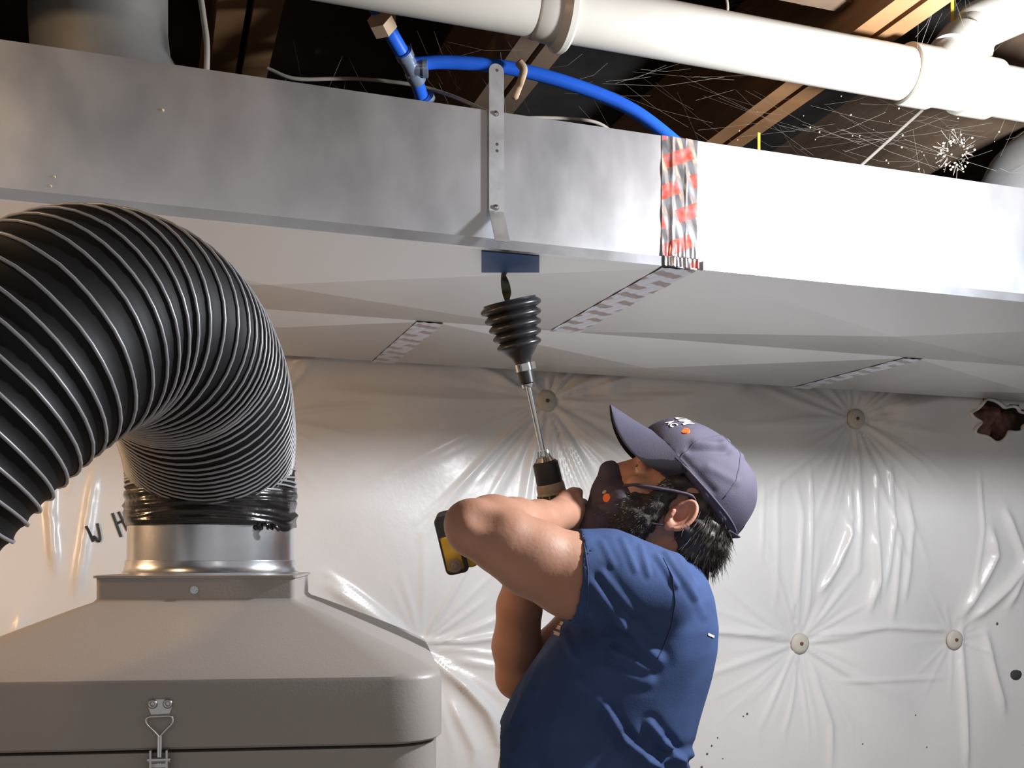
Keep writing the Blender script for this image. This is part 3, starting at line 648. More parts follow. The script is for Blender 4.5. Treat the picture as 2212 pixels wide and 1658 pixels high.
mb = MB(); loft(mb, [rr(HX-.004, HYY-.004, .058, ZS+.001), rr(HX, HYY, .06, ZS+.004), rr(HX, HYY, .06, ZR-.006), rr(HX-.002, HYY-.002, .06, ZR-.001), rr(HX-.008, HYY-.008, .058, ZR+.003),
                     *[rr(HX-.008+(0.129-HX+.008)*s, HYY-.008+(0.129-HYY+.008)*s, .058-.046*s, ZR+.003+(ZF-.034-ZR-.003)*(s**0.93), 8) for s in (.15, .3, .45, .6, .75, .9)],
                     rr(0.125, 0.125, .010, ZF-.033), rr(0.121, 0.121, .007, ZF-.029), rr(0.121, 0.121, .007, ZF-.003)]); mb.build('lid_hood', M['taupe'], mach, smooth=True, sharp=34)
mb = MB(); loft(mb, [rr(0.124, 0.124, .006, ZF-.003), rr(0.124, 0.124, .006, ZF)]); mb.build('neck_flange', M['taupe'], mach)
mb = MB(); lathe(mb, mp(0, 0, ZF), EZ, [(0, .1155), (.003, .1155), (.004, .1140), (.012, .1120), (.018, .1115), (.0185, .1095), (.068, .1090), (.115, .1090)], 64); mb.build('hose_collar', M['galv_bright'], mach, smooth=True, sharp=50, label='shiny round galvanised collar')
mb = MB(); lathe(mb, mp(-0.002, -0.121, ZF-.018), -my, [(0, .0052), (.002, .005), (.002, .0032), (.004, .003), (.004, .0012)], 12); mb.build('neck_screw', M['steel'], mach, smooth=True, sharp=30)
for x in (0.165, 0.105):
    mb = MB(); box(mb, mp(x, -HYY+.0055, 0.7), mx, my, EZ, 0.0022 if x > .15 else .0014, 0.002, 1.12); mb.build('panel_seam', M['dark'] if x > .15 else M['taupe'], mach)
# latch: strike plate with two eyelets, wire bail, lever bracket
lx = -0.008; yf = -HYY; lat = obj('latch', *(lambda m: (m.v, m.f))(prism(MB(), mp(lx, yf-.0012, ZR-.0285), mx, EZ, my, [(-.0095, -.0095), (.0095, -.0095), (.0135, .0015), (.0135, .0045), (.0105, .0070), (-.0105, .0070), (-.0135, .0045), (-.0135, .0015)], .0024)), M['steel'], mach, label='chrome draw latch')
for s in (-1, 1):
    mb = MB(); lathe(mb, mp(lx+s*.0080, yf-.0024, ZR-.0262), -my, [(0, .0056), (.002, .0050), (.003, .0040), (.0024, .0022), (.0005, .0020)], 16, caps=False); mb.build('eyelet', M['steel'], lat, smooth=True)
mb = MB(); zb_ = ZR-.0285
bail = [mp(lx+x, yf-.006, zb_+z) for x, z in ((0, -.033), (.006, -.026), (.0135, -.018), (.0135, -.0125), (.010, -.0105), (0, -.0108), (-.010, -.0112), (-.0135, -.0130), (-.0135, -.018), (-.006, -.026), (0, -.033))]
tube(mb, catmull(bail, 5), .0014, 8); tube(mb, [mp(lx-.0012, yf-.006, zb_-.032), mp(lx-.0012, yf-.007, zb_-.062)], .0015, 8); tube(mb, [mp(lx+.0014, yf-.006, zb_-.032), mp(lx+.0014, yf-.007, zb_-.062)], .0015, 8); mb.build('wire_bail', M['chrome'], lat, smooth=True, sharp=50)
mb = MB()
for s in (-1, 1): box(mb, mp(lx+s*.0085, yf-.005, zb_-.070), mx, my, EZ, .0022, .012, .046)
box(mb, mp(lx, yf-.002, zb_-.080), mx, my, EZ, .019, .002, .05); box(mb, mp(lx, yf-.010, zb_-.078), mx, my, EZ, .015, .002, .020)
tube(mb, [mp(lx-.012, yf-.007, zb_-.058), mp(lx+.012, yf-.007, zb_-.058)], .0035, 10); mb.build('lever_bracket', M['steel'], lat)
for sx in (-1, 1):
    for sy in (-1, 1):
        c = mp(sx*.22, sy*.21, 0.055); mb = MB(); lathe(mb, c-mx*0.016, mx, [(0, .045), (.004, .054), (.028, .054), (.032, .045)], 24); mb.build('caster', M['rubber'], mach, smooth=True, sharp=40)
        mb = MB(); box(mb, c+EZ*0.045, mx, my, EZ, .06, .05, .065); mb.build('caster_fork', M['steel'], mach)

# ------------------------------------------------------------------ flexible hose
top = mp(0, 0, ZF+.10)
HR = 0.1115
ctrl = [mp(0, 0, ZF+.108), mp(0, 0, ZF+.135), mp(-.001, -.006, ZF+.160), P(449, 930, 1.365), P(428, 845, 1.29), P(385, 765, 1.22), P(315, 707, 1.13), P(215, 690, 1.06), P(105, 732, 1.00), P(-10, 808, 0.96), P(-130, 915, 0.93), P(-260, 1050, .91), P(-420, 1200, .90)]
fine = catmull(ctrl, 30); L = [0.0]
for a, b in zip(fine[:-1], fine[1:]): L.append(L[-1]+(b-a).length)
L = np.array(L); LT = L[-1]; fa = np.array([tuple(p) for p in fine])
def at(s): return Vector([float(np.interp(s, L, fa[:, i])) for i in range(3)])
SS = [0.0]                                  # rib positions: bunched at the collar, stretched over the arch
while SS[-1] < LT-0.05:
    f_ = min(1, max(0, (SS[-1]-0.02)/0.36)); SS.append(SS[-1]+0.0066+0.0124*f_**1.2)
SS = SS[:-1]
sfine = np.linspace(0, SS[-1], 4000); fr_pts = [at(s) for s in sfine]; FR = sweep_frames(fr_pts)
def fr_at(s):
    i = min(len(sfine)-1, int(s/SS[-1]*(len(sfine)-1)+.5)); return fr_pts[i], FR[i]
hs = empty('flexible_hose', top, 'black ribbed flexible vacuum hose arching over to the left', 'hose')
segs = 40; PRF = ((0, 1.0), (.12, .988), (.34, .975), (.5, .973), (.66, .975), (.88, .988)); NR = len(PRF); hv = []; hf = []; SA = np.array(SS)
rows = [(i+q_, rr_) for i in range(len(SS)-3) for q_, rr_ in PRF]
for ri, rr_ in rows:                        # corrugation follows the same spiral as the wire
    for k in range(segs):
        s = float(np.interp(ri+k/segs, np.arange(len(SS)), SA)); p, (x, y, t) = fr_at(s); g = float(np.interp(ri, np.arange(len(SS)-1), np.diff(SA))); a = 2*math.pi*k/segs
        rad = HR*(1-(1-rr_)*min(1, g/.02)); hv.append(p+x*(rad*math.cos(a))+y*(rad*math.sin(a)))
for j in range(len(rows)-1):
    for k in range(segs-1): hf.append((j*segs+k, j*segs+k+1, (j+1)*segs+k+1, (j+1)*segs+k))
    if j+1+NR < len(rows): hf.append((j*segs+segs-1, (j+NR)*segs, (j+1+NR)*segs, (j+1)*segs+segs-1))
MB().add(hv, hf).build('hose_wall', M['hose'], hs, smooth=True)
mb = MB(); pts = []                         # the spiral wire, its pale grey painting in the rib highlights
cum = np.interp(np.linspace(0, len(SS)-1, (len(SS)-1)*40+1), np.arange(len(SS)), SS)
v = []; f = []
for i, s in enumerate(cum):
    p, (x, y, t) = fr_at(s); a = 2*math.pi*(i % 40)/40; r_ = x*math.cos(a)+y*math.sin(a); c = p+r_*(HR+.0006)
    g = min(1.0, float(np.interp(i/40, range(len(SS)-1), np.diff(SS)))/.016); rw = .0013+.0006*g
    for k in range(6):
        b = 2*math.pi*k/6; v.append(c+r_*(rw*.85*math.cos(b))+t*(rw*math.sin(b)))
for i in range(len(cum)-1):
    for k in range(6): f.append((i*6+k, i*6+(k+1) % 6, (i+1)*6+(k+1) % 6, (i+1)*6+k))
MB().add(v, f).build('spiral_wire', M['rib'], hs, smooth=True)
# black tape round the joint, wrinkled
v = []; f = []; nz, na = 40, 160
for j in range(nz):
    zf = j/(nz-1)
    for k in range(na):
        a = 2*math.pi*k/na; dz = .004*math.sin(a*1+.5)+.002*math.sin(3*a+1)
        w_ = .0008*math.sin(8*zf*3.1+1.3*math.sin(a*2+1)+a)+.0010*math.sin(5*a+9*zf)+.0005*math.sin(17*a+3*zf)+.0022*(math.exp(-((zf-.62+.1*math.sin(a*2))/.05)**2)+math.exp(-((zf-.3-.07*math.sin(a*3))/.05)**2))
        r_ = .1115+w_+.002*zf; z = ZF+.064+zf*.050+dz*(zf if zf > .3 else .3*(zf/.3))-(.007*math.exp(-((a-5.9)/.22)**2)*(1-zf) if True else 0)
        v.append(mp(r_*math.cos(a), r_*math.sin(a), z))
for j in range(nz-1):
    for k in range(na): f.append((j*na+k, j*na+(k+1) % na, (j+1)*na+(k+1) % na, (j+1)*na+k))
MB().add(v, f).build('joint_tape', M['tapeblk'], hs, smooth=True, label='glossy wrinkled black tape band')
mb = MB(); c = mp(.078, -.080, ZF+.066)
for i in range(5):
    a = random.uniform(-.5, .5); tube(mb, catmull([c+mx*(.006*i-.012)+my*-.001, c+mx*(.006*i-.010+.006*a)-my*.006-EZ*.005*random.random(), c+mx*(.007*i-.008)-EZ*(.004+.006*random.random())-my*.003], 4), [.0035]*8+[.001], 6, flat=.4)
mb.build('tape_scrap', M['tapeblk'], hs, smooth=True)

# ------------------------------------------------------------------ the man
BY = 1.74; O = P(1450, 1095, BY); pit = math.radians(42)
HF = Vector((-math.cos(pit), 0, math.sin(pit))); HU = Vector((math.sin(pit), 0, math.cos(pit))); HS = Vector((0, -1, 0)); HA = (HF, HU, HS)
def Hd(f, u, s): return O+HF*f+HU*u+HS*s
def sz(py): return CH+(HY-py)/FPX*BY
def sx(px): return (px-CX)/FPX*BY
def torso_st(front_back):
    out = []
    for py, fr_, bk, ry in front_back: out.append((sz(py), (sx(fr_)+sx(bk))/2, BY, (sx(bk)-sx(fr_))/2, ry))
    return out
TS = torso_st([(1206, 1396, 1496, .062), (1230, 1335, 1512, .105), (1255, 1285, 1524, .155), (1290, 1250, 1533, .178), (1350, 1207, 1543, .188), (1400, 1172, 1541, .186), (1450, 1138, 1531, .182), (1500, 1108, 1518, .178),
               (1550, 1084, 1505, .176), (1600, 1068, 1492, .175), (1650, 1058, 1479, .174), (1720, 1052, 1468, .174), (1840, 1075, 1462, .17)])
SHN, SHF = P(1396, 1264, 1.572), P(1400, 1285, 1.92)
ARM_N = [(SHN, .056), (P(1320, 1252, 1.553), .0600), (P(1237, 1243, 1.535), .0620), (P(1150, 1205, 1.515), .0555), (P(1090, 1170, 1.502), .0480), (P(1030, 1146, 1.495), .0400)]
FORE_N = [(P(1024, 1140, 1.497), .0385), (P(1062, 1133, 1.535), .0420), (P(1112, 1135, 1.58), .0415), (P(1165, 1126, 1.64), .0330), (P(1205, 1114, 1.695), .0260)]
ELB_F = P(1120, 1462, 1.895)
ARM_F = [(SHF, .055), (P(1250, 1370, 1.93), .052), (ELB_F, .0400)]
FORE_F = [(ELB_F, .0395), (P(1116, 1395, 1.875), .0430), (P(1122, 1310, 1.845), .0390), (P(1128, 1235, 1.815), .0285)]
# drill frame (also used by the hands)
TIP = hit(bt, 1088, 592)[0]; DB = P(1189, 1050, 1.765); da = (TIP-DB).normalized(); dh = (Vector((-1, 0, -.02))-da*Vector((-1, 0, -.02)).dot(da)).normalized(); dn = da.cross(dh).normalized()
if dn.y > 0: dn = -dn                       # towards the camera
def dp(a, h, n): return DB+da*a+dh*h+dn*n
B = Field((-0.16, 1.42, 1.02), (0.42, 2.04, 1.80), 0.0036)
B.stack(TS, k=.01, grow=-.014)
B.cone(Hd(-.048, -.045, 0), P(1432, 1228, BY), .056, .060, .03)
for s_, sh_ in ((-1, SHN), (1, SHF)): B.cone(P(1445, 1246, BY), sh_, .034, .048, .03)
# head
B.ell(Hd(-.012, .035, 0), HA, (.096, .090, .074), .01)
B.ell(Hd(.030, -.035, 0), HA, (.068, .085, .058), .025)
B.ell(Hd(.048, -.088, 0), HA, (.040, .032, .040), .02)
B.cone(Hd(.085, .033, -.030), Hd(.085, .033, .030), .013, .013, .012)
B.cone(Hd(.090, .020, 0), Hd(.112, -.022, 0), .009, .013, .012)
for s_ in (-1, 1):
    B.ell(Hd(.096, .010, s_*.034), HA, (.016, .012, .017), .010, 'sub')
    B.ell(Hd(.066, -.018, s_*.044), HA, (.022, .018, .014), .012)
    B.ell(Hd(.079, .012, s_*.033), HA, (.0130, .0125, .0150), .003)          # lids over the eyeball
    B.cone(Hd(.091, .0165, s_*.022), Hd(.087, .0165, s_*.044), .0028, .0024, .002)
    B.cone(Hd(.089, .0045, s_*.022), Hd(.085, .0055, s_*.044), .0026, .0022, .002)
# arms
B.chain(ARM_N, .012); B.chain(FORE_N, .012); B.chain(ARM_F, .012); B.chain(FORE_F, .012)
B.ell(P(1012, 1125, 1.497), (EX, EY, EZ), (.030, .028, .026), .02)             # point of the elbow
B.ell(P(1075, 1112, 1.53), (EX, EY, EZ), (.036, .025, .018), .02)              # forearm muscle ridge
B.ell(P(1046, 1112, 1.452), (EX, EY, EZ), (.016, .012, .012), .022, 'sub')
# near (left) hand: back of the hand to the camera, thumb on top, fingers round the tool
W0 = FORE_N[-1][0]; palm = P(1232, 1110, 1.728)
B.cone(W0, palm, .0245, .026, .012); B.ell(palm, (EX, EY, EZ), (.022, .016, .034), .014)
kn = [(1085, .0098), (1105, .0102), (1125, .0098), (1144, .0088)]
for i, (ky, r_) in enumerate(kn):
    k0_ = P(1250-3*abs(i-1), ky, 1.742); k1_ = P(1263-4*abs(i-1), ky+3, 1.775); k2_ = P(1247-3*i, ky+4, 1.806); k3_ = P(1213-2*i, ky+3, 1.812)
    B.cone(palm+EZ*(.020-.0135*i), k0_, .013, r_+.001, .008); B.chain([(k0_, r_), (k1_, r_), (k2_, r_*.92), (k3_, r_*.84)], .003)
B.chain([(P(1198, 1098, 1.705), .0145), (P(1222, 1075, 1.722), .0115), (P(1238, 1066, 1.735), .0102), (P(1250, 1063, 1.744), .0085)], .007)
# far (right) hand round the grip
g0 = dp(-.072, .075, 0); wf = FORE_F[-1][0]
pf = g0+EY*.034-EZ*.018+EX*.006
B.cone(wf, pf, .0265, .025, .012); B.ell(pf, (dh, EY, da), (.036, .014, .026), .012)
for i in range(4):
    c_ = g0+dh*(-.030+.0195*i); r_ = (.0095, .0100, .0096, .0086)[i]
    B.chain([(c_+EY*.036-da*.010, r_+.001), (c_+EY*.020-da*.034, r_), (c_-EY*.010-da*.036, r_*.95), (c_-EY*.029-da*.016, r_*.86)], .003)
B.chain([(pf-dh*.02+da*.016, .013), (g0-dh*.025+da*.030+EY*.018, .0112), (g0-dh*.018+da*.033-EY*.006, .0100), (g0-dh*.006+da*.028-EY*.026, .0085)], .006)
VB, QB = B.mesh(2)
person = npobj('person', VB, QB, M['skin'], label='bearded man in cap, face mask and navy t-shirt looking up with a drill', cat='person')
# eyes
for s_ in (-1, 1):
    c = Hd(.0785, .0105, s_*.033); d_ = (HF*.95+HU*.05+HS*s_*.25).normalized(); mb = MB(); lathe(mb, c-d_*.0125, d_, [(.0125-.0125*math.cos(a), max(.0003, .0125*math.sin(a))) for a in [math.pi*k/12 for k in range(13)]], 20)
    e = mb.build('eye', M['eye'], person, smooth=True)
    mb = MB(); lathe(mb, c+d_*.0112, d_, [(0, .0058), (.001, .005), (.0016, .002)], 16); mb.build('iris', M['iris'], e, smooth=True)
# ears, finely modelled
for s_ in (-1, 1):
    ef = (HF*.90+HS*s_*-.42).normalized(); es = (HS*s_*.90+HF*.42).normalized(); ea = (ef, HU, es); E0 = Hd(-.016, -.010, s_*.0815)
    EF = Field(tuple(E0-Vector((.05, .03, .05))), tuple(E0+Vector((.05, .03, .05))), .0013)
    EF.ell(E0, ea, (.0180, .0285, .0060), .003); EF.ell(E0+ef*.013-HU*.003-es*.008, ea, (.013, .024, .012), .006)
    EF.ell(E0+ef*.0035-HU*.0015+es*.0070, ea, (.0120, .0185, .0090), .002, 'sub'); EF.ell(E0+ef*.0055-HU*.006+es*.004, ea, (.0070, .0085, .0095), .002, 'sub')
    EF.chain([(E0+ef*(.0168*math.cos(a_)-.001)+HU*(.0268*math.sin(a_)+.001)+es*.0040, .0034) for a_ in [math.radians(x) for x in range(20, 262, 11)]], .0015)
    EF.chain([(E0+ef*(.0085*math.cos(a_)-.001)+HU*(.0165*math.sin(a_)+.002)+es*.0010, .0024) for a_ in [math.radians(x) for x in range(75, 245, 14)]], .002)
    EF.ell(E0+ef*.005-HU*.0255+es*.001, ea, (.0080, .0085, .0050), .003)
    EF.cone(E0+ef*.0150-HU*.003+es*.004, E0+ef*.0135-HU*.010+es*.004, .0038, .0036, .002)
    V, Q = EF.mesh(1); npobj('ear', V, Q, M['ear'], person)
# eyebrows + lashes as short strands
def strands(name, base, dirs, lens, r, m, parent, curl=0.0, label=None):
    v = []; f = []
    for p, d, l in zip(base, dirs, lens):
        p = Vector(p); d = Vector(d).normalized(); x, y, _ = frame(d); b = Vector((random.uniform(-1, 1), random.uniform(-1, 1), random.uniform(-1, 1)))*curl
        n0 = len(v); q1 = p+d*l*.5+b*l*.25; q2 = p+d*l+b*l
        for q, w in ((p, r), (q1, r*.8)):
            for k in range(3): a = 2.094*k; v.append(q+x*(w*math.cos(a))+y*(w*math.sin(a)))
        v.append(q2)
        for k in range(3): f += [(n0+k, n0+(k+1) % 3, n0+3+(k+1) % 3, n0+3+k), (n0+3+k, n0+3+(k+1) % 3, n0+6)]
    return obj(name, v, f, m, parent, label=label, kind='stuff')
for s_ in (-1, 1):
    bs = [Hd(.0965-.010*k/60+random.uniform(-.001, .001), .033+.004*math.sin(k/60*3)+random.uniform(-.003, .003), s_*(.016+.032*k/60)) for k in range(60)]
    strands('eyebrow', bs, [HS*s_*1.0+HU*.3+HF*.35 for _ in bs], [.009]*60, .0006, M['hair'], person, .2)
# shirt
SB = Field((-0.02, 1.44, 1.02), (0.40, 2.06, 1.62), 0.0040)
SB.stack(TS, k=.01)
for sh_ in (SHN, SHF): SB.cone(P(1442, 1248, BY), sh_, .042, .060, .03)
hemN = ARM_N[2][0]; aN = (hemN-ARM_N[1][0]).normalized()
SB.chain([(SHN, .066), (P(1320, 1253, 1.553), .0695), (hemN-aN*-.03, .0700)], .03)
hemF = SHF.lerp(ELB_F, .52); aF = (ELB_F-SHF).normalized()
SB.chain([(SHF, .064), (hemF, .060), (hemF+aF*.03, .060)], .03)
def cutlocal(field, p, n, R):               # plane cut within a ball
    lo_, hi_ = np.array(p)-R, np.array(p)+R; sl, g = field._win(lo_, hi_, 0)
    d = (g[0]-p[0])*n[0]+(g[1]-p[1])*n[1]+(g[2]-p[2])*n[2]; rad = np.sqrt((g[0]-p[0])**2+(g[1]-p[1])**2+(g[2]-p[2])**2)
    field.F[sl] = np.where(rad < R, np.maximum(field.F[sl], d), field.F[sl])
nh = Vector((-.985, -.12, .10)).normalized(); cutlocal(SB, hemN+Vector((.000, 0, 0)), nh, .10)
SB.cone(hemN+aN*.05, hemN-aN*.022, .0640, .0640, .004, 'sub')
cutlocal(SB, hemF, aF, .085); SB.cone(hemF+aF*.03, hemF-aF*.02, .054, .054, .003, 'sub')
cn = (EZ*.80+EX*-.40).normalized()           # neckline
SB.plane(P(1452, 1204, BY), EZ*.93+EX*.36)
SB.cone(P(1440, 1160, BY), P(1437, 1222, BY), .066, .061, .004, 'sub')
VS, QS = SB.mesh(3)
NS = vnormals(VS, QS); px, py = topix(VS); near = (VS[:, 1] < BY+.02).astype(float)
def pixseg(a, b):
    ab = np.array(b, float)-np.array(a); s = np.clip(((px-a[0])*ab[0]+(py-a[1])*ab[1])/(ab@ab), 0, 1); return np.hypot(px-a[0]-s*ab[0], py-a[1]-s*ab[1]), s
dsp = np.zeros(len(VS))
for (a, b, w, A) in [((1278, 1262), (1345, 1345), 12, .007), ((1345, 1345), (1420, 1425), 13, .006), ((1300, 1240), (1370, 1330), 9, .004), ((1385, 1180), (1400, 1240), 6, .0022), ((1345, 1165), (1372, 1230), 6, .0018), ((1420, 1200), (1462, 1265), 6, .0028), ((1440, 1195), (1500, 1290), 6, .002),
                     ((1470, 1215), (1520, 1330), 7, .0015), ((1300, 1170), (1325, 1220), 6, .0014), ((1310, 1530), (1350, 1600), 8, .008), ((1350, 1600), (1430, 1665), 9, .010), ((1405, 1565), (1440, 1610), 9, .008), ((1440, 1610), (1480, 1655), 9, .008),
                     ((1325, 1405), (1400, 1445), 10, .006), ((1290, 1440), (1400, 1470), 12, .003), ((1180, 1400), (1110, 1560), 8, .006), ((1160, 1390), (1125, 1500), 6, .003), ((1215, 1365), (1240, 1420), 8, .004), ((1250, 1470), (1300, 1520), 12, .004), ((1280, 1330), (1330, 1420), 8, .003),
                     ((1395, 1650), (1500, 1630), 10, .006)]:
    d_, s_ = pixseg(a, b); dsp += A*np.exp(-(d_/w)**2)*near - .4*A*np.exp(-((d_-1.9*w)/w)**2)*near
dsp += .0012*noise3(VS, 55, 5)
ht_ = (VS-np.array(hemN))@np.array(nh); dh_ = np.linalg.norm(VS-np.array(hemN), axis=1)
dsp *= np.clip(np.abs(ht_)/.03, .15, 1)*(1)
VS = VS+NS*dsp[:, None]
shirt = npobj('t_shirt', VS, QS, M['shirt'], person, label='navy blue short-sleeved t-shirt')
ts_ = bvh(VS, QS)
def seam(name, pix, r, m, parent, tree, off=0.00024):
    pts = []
    for a, b in zip(pix[:-1], pix[1:]):
        for k in range(8):
            p, n = hit(tree, a[0]+(b[0]-a[0])*k/8, a[1]+(b[1]-a[1])*k/8, off)
            if p is not None and (not pts or (p-pts[-1]).length < .05): pts.append(p)
    mb = MB()
    if len(pts) > 2: tube(mb, pts, r, 6); return mb.build(name, m, parent, smooth=True)
seam('armhole_seam', [(1432, 1205), (1452, 1245), (1458, 1300), (1450, 1350), (1432, 1400), (1418, 1425)], .0011, M['thread'], shirt, ts_)
seam('sleeve_hem', [(1262, 1172), (1270, 1230), (1272, 1290), (1262, 1345)], .0008, M['thread2'], shirt, ts_)
# collar rib, white inner tape, prints
mb = MB(); rg = []
cpt = P(1441, 1203, BY); cx_, cy_ = Vector((.93, 0, -.36)).normalized(), EY
tube(mb, [cpt+cx_*(.064*math.cos(a))+cy_*(.068*math.sin(a)) for a in [2*math.pi*k/48 for k in range(49)]], .0055, 10, flat=1.4); mb.build('collar', M['shirt'], shirt, smooth=True)
mb = MB(); tube(mb, [cpt+EZ*.0095+cx_*(.0640*math.cos(a))+cy_*(.0680*math.sin(a)) for a in [math.radians(x) for x in range(-72, 20, 8)]], .0042, 8, flat=1.2); mb.build('neck_tape', M['white'], shirt, smooth=True, label='white inner neck tape')
def decal(name, quad, m, parent, tree, n=5, off=.0012, label=None):
    v = []; ok = True
    for j in range(n+1):
        for i in range(n+1):
            a = [quad[0][k]+(quad[1][k]-quad[0][k])*i/n for k in (0, 1)]; b = [quad[3][k]+(quad[2][k]-quad[3][k])*i/n for k in (0, 1)]
            p, nn = hit(tree, a[0]+(b[0]-a[0])*j/n, a[1]+(b[1]-a[1])*j/n, off)
            v.append(p)
    gd = [p for p in v if p is not None]
    if len(gd) < 6: return None
    f = []
    for j in range(n):
        for i in range(n):
            q_ = (j*(n+1)+i, j*(n+1)+i+1, (j+1)*(n+1)+i+1, (j+1)*(n+1)+i)
            if all(v[z] is not None for z in q_) and max((v[q_[0]]-v[z]).length for z in q_) < .03: f.append(q_)
    v = [p if p is not None else Vector((0, 1.7, 1.4)) for p in v]
    used = sorted({i for q_ in f for i in q_}); rm = {u: k for k, u in enumerate(used)}
    if not f: return None
    return obj(name, [v[u] for u in used], [tuple(rm[i] for i in q_) for q_ in f], m, parent, smooth=True, label=label)
decal('chest_print', [(1197, 1362), (1212, 1367), (1209, 1374), (1193, 1369)], M['beige'], shirt, ts_)
decal('chest_print', [(1204, 1349), (1213, 1352), (1211, 1361), (1201, 1357)], M['beige'], shirt, ts_)
decal('chest_print', [(1208, 1340), (1219, 1344), (1215, 1351), (1206, 1347)], M['beige'], shirt, ts_)
decal('back_print', [(1529, 1366), (1542, 1372), (1541, 1377), (1528, 1371)], M['white'], shirt, ts_)
# trousers and boots
TR = Field((-0.06, 1.46, 0.04), (0.42, 2.02, 1.16), 0.010)
hip = Vector((sx(1262), BY, 1.00)); TR.ell(hip+EZ*.02, (EX, EY, EZ), (.150, .172, .15), .03)
for s_ in (-1, 1): TR.chain([(hip+EY*s_*.085-EZ*.05, .098), (Vector((hip.x-.015, BY+s_*.105, .53)), .072), (Vector((hip.x+.03, BY+s_*.115, .09)), .062)], .03)
TR.plane((0, 0, 1.09), (0, 0, 1)); TR.plane((0, 0, .055), (0, 0, -1))
V, Q = TR.mesh(1); V = V+vnormals(V, Q)*(.003*noise3(V, 40, 8))[:, None]; npobj('trousers', V, Q, M['denim'], person)
for s_ in (-1, 1):
    a0 = Vector((hip.x+.03, BY+s_*.115, 0)); S_ = Field(tuple(a0+Vector((-.26, -.08, -.01))), tuple(a0+Vector((.10, .08, .16))), .006)
    S_.chain([(a0+EZ*.05+EX*.03, .048), (a0+EZ*.045-EX*.08, .046), (a0+EZ*.035-EX*.17, .042)], .02); S_.cone(a0+EZ*.05, a0+EZ*.13, .05, .05, .02); S_.plane((0, 0, .002), (0, 0, -1))
    V, Q = S_.mesh(1); npobj('boot', V, Q, M['shoe'], person)
# hair and beard
HB = Field(tuple(O+Vector((-.17, -.12, -.17))), tuple(O+Vector((.17, .12, .17))), .0034)
HB.ell(Hd(-.060, -.012, 0), HA, (.060, .060, .080), .01); HB.ell(Hd(-.078, -.045, 0), HA, (.038, .035, .066), .02); HB.ell(Hd(-.030, .030, 0), HA, (.075, .06, .079), .01)
HB.ell(Hd(.020, .030, 0), HA, (.050, .045, .0735), .008)
HB.plane(Hd(.045, 0, 0), HF*.95-HU*.32)
pn = (HU-HF*.2).normalized(); HB.plane(Hd(.01, .052, 0), pn)
for s_ in (-1, 1): HB.ell(Hd(.010, -.034, s_*.080), HA, (.036, .036, .030), .004, 'sub')
HB.ell(Hd(-.008, -.075, 0), HA, (.052, .055, .09), .004, 'sub')
V, Q = HB.mesh(1); N = vnormals(V, Q); V = V+N*(.0028*noise3(V, 260, 4)+.002*noise3(V, 120, 9))[:, None]
hair = npobj('hair', V, Q, M['hair'], person, label='dark wavy hair below the cap')
def rndv(n, V, N, cond):
    out = []; idx = RNG.permutation(len(V))
    for i in idx:
        if cond(V[i]): out.append(i)
        if len(out) >= n: break
    return out
def loc(v): d = Vector(v)-O; return d.dot(HF), d.dot(HU), d.dot(HS)
ix = rndv(900, V, N, lambda v: loc(v)[0] < -.045 and loc(v)[1] < .03)
strands('hair_strands', V[ix], [Vector(N[i])*.55+HF*-.25-HU*.85 for i in ix], [random.uniform(.012, .030) for _ in ix], .0008, M['hair'], hair, .28)
ix = rndv(170, V, N, lambda v: loc(v)[0] < -.03)
strands('grey_strands', V[ix], [Vector(N[i])*.5-HF*.2-HU*.8 for i in ix], [random.uniform(.012, .026) for _ in ix], .0006, M['greyhair'], hair, .3)
BD = Field(tuple(O+Vector((-.22, -.11, -.19))), tuple(O+Vector((.10, .11, .10))), .0034)
BD.ell(Hd(.036, -.070, 0), HA, (.052, .058, .0655), .01); BD.ell(Hd(.062, -.100, 0), HA, (.045, .038, .046), .02); BD.ell(Hd(.022, -.098, 0), HA, (.045, .030, .054), .02)
for s_ in (-1, 1):
    BD.chain([(Hd(.030, .035, s_*.060), .014), (Hd(.026, .006, s_*.060), .0165), (Hd(.026, -.022, s_*.058), .018), (Hd(.024, -.055, s_*.056), .018), (Hd(.020, -.075, s_*.052), .016)], .01)
    BD.ell(Hd(.040, -.052, s_*.050), HA, (.034, .036, .0185), .01)
    BD.ell(Hd(.086, .002, s_*.05), HA, (.040, .036, .03), .004, 'sub')
V, Q = BD.mesh(1); N = vnormals(V, Q); V = V+N*(.0020*noise3(V, 300, 6))[:, None]
beard = npobj('beard', V, Q, M['beard'], person, label='short dark greying beard')
ix = rndv(1500, V, N, lambda v: True)
strands('beard_hairs', V[ix], [Vector(N[i])*.7+HF*.2-HU*.6 for i in ix], [random.uniform(.004, .010) for _ in ix], .00045, M['hair'], beard, .35)
ix = rndv(1300, V, N, lambda v: True)
strands('grey_hairs', V[ix], [Vector(N[i])*.7-HU*.6 for i in ix], [random.uniform(.004, .008) for _ in ix], .00045, M['greyhair'], beard, .35)
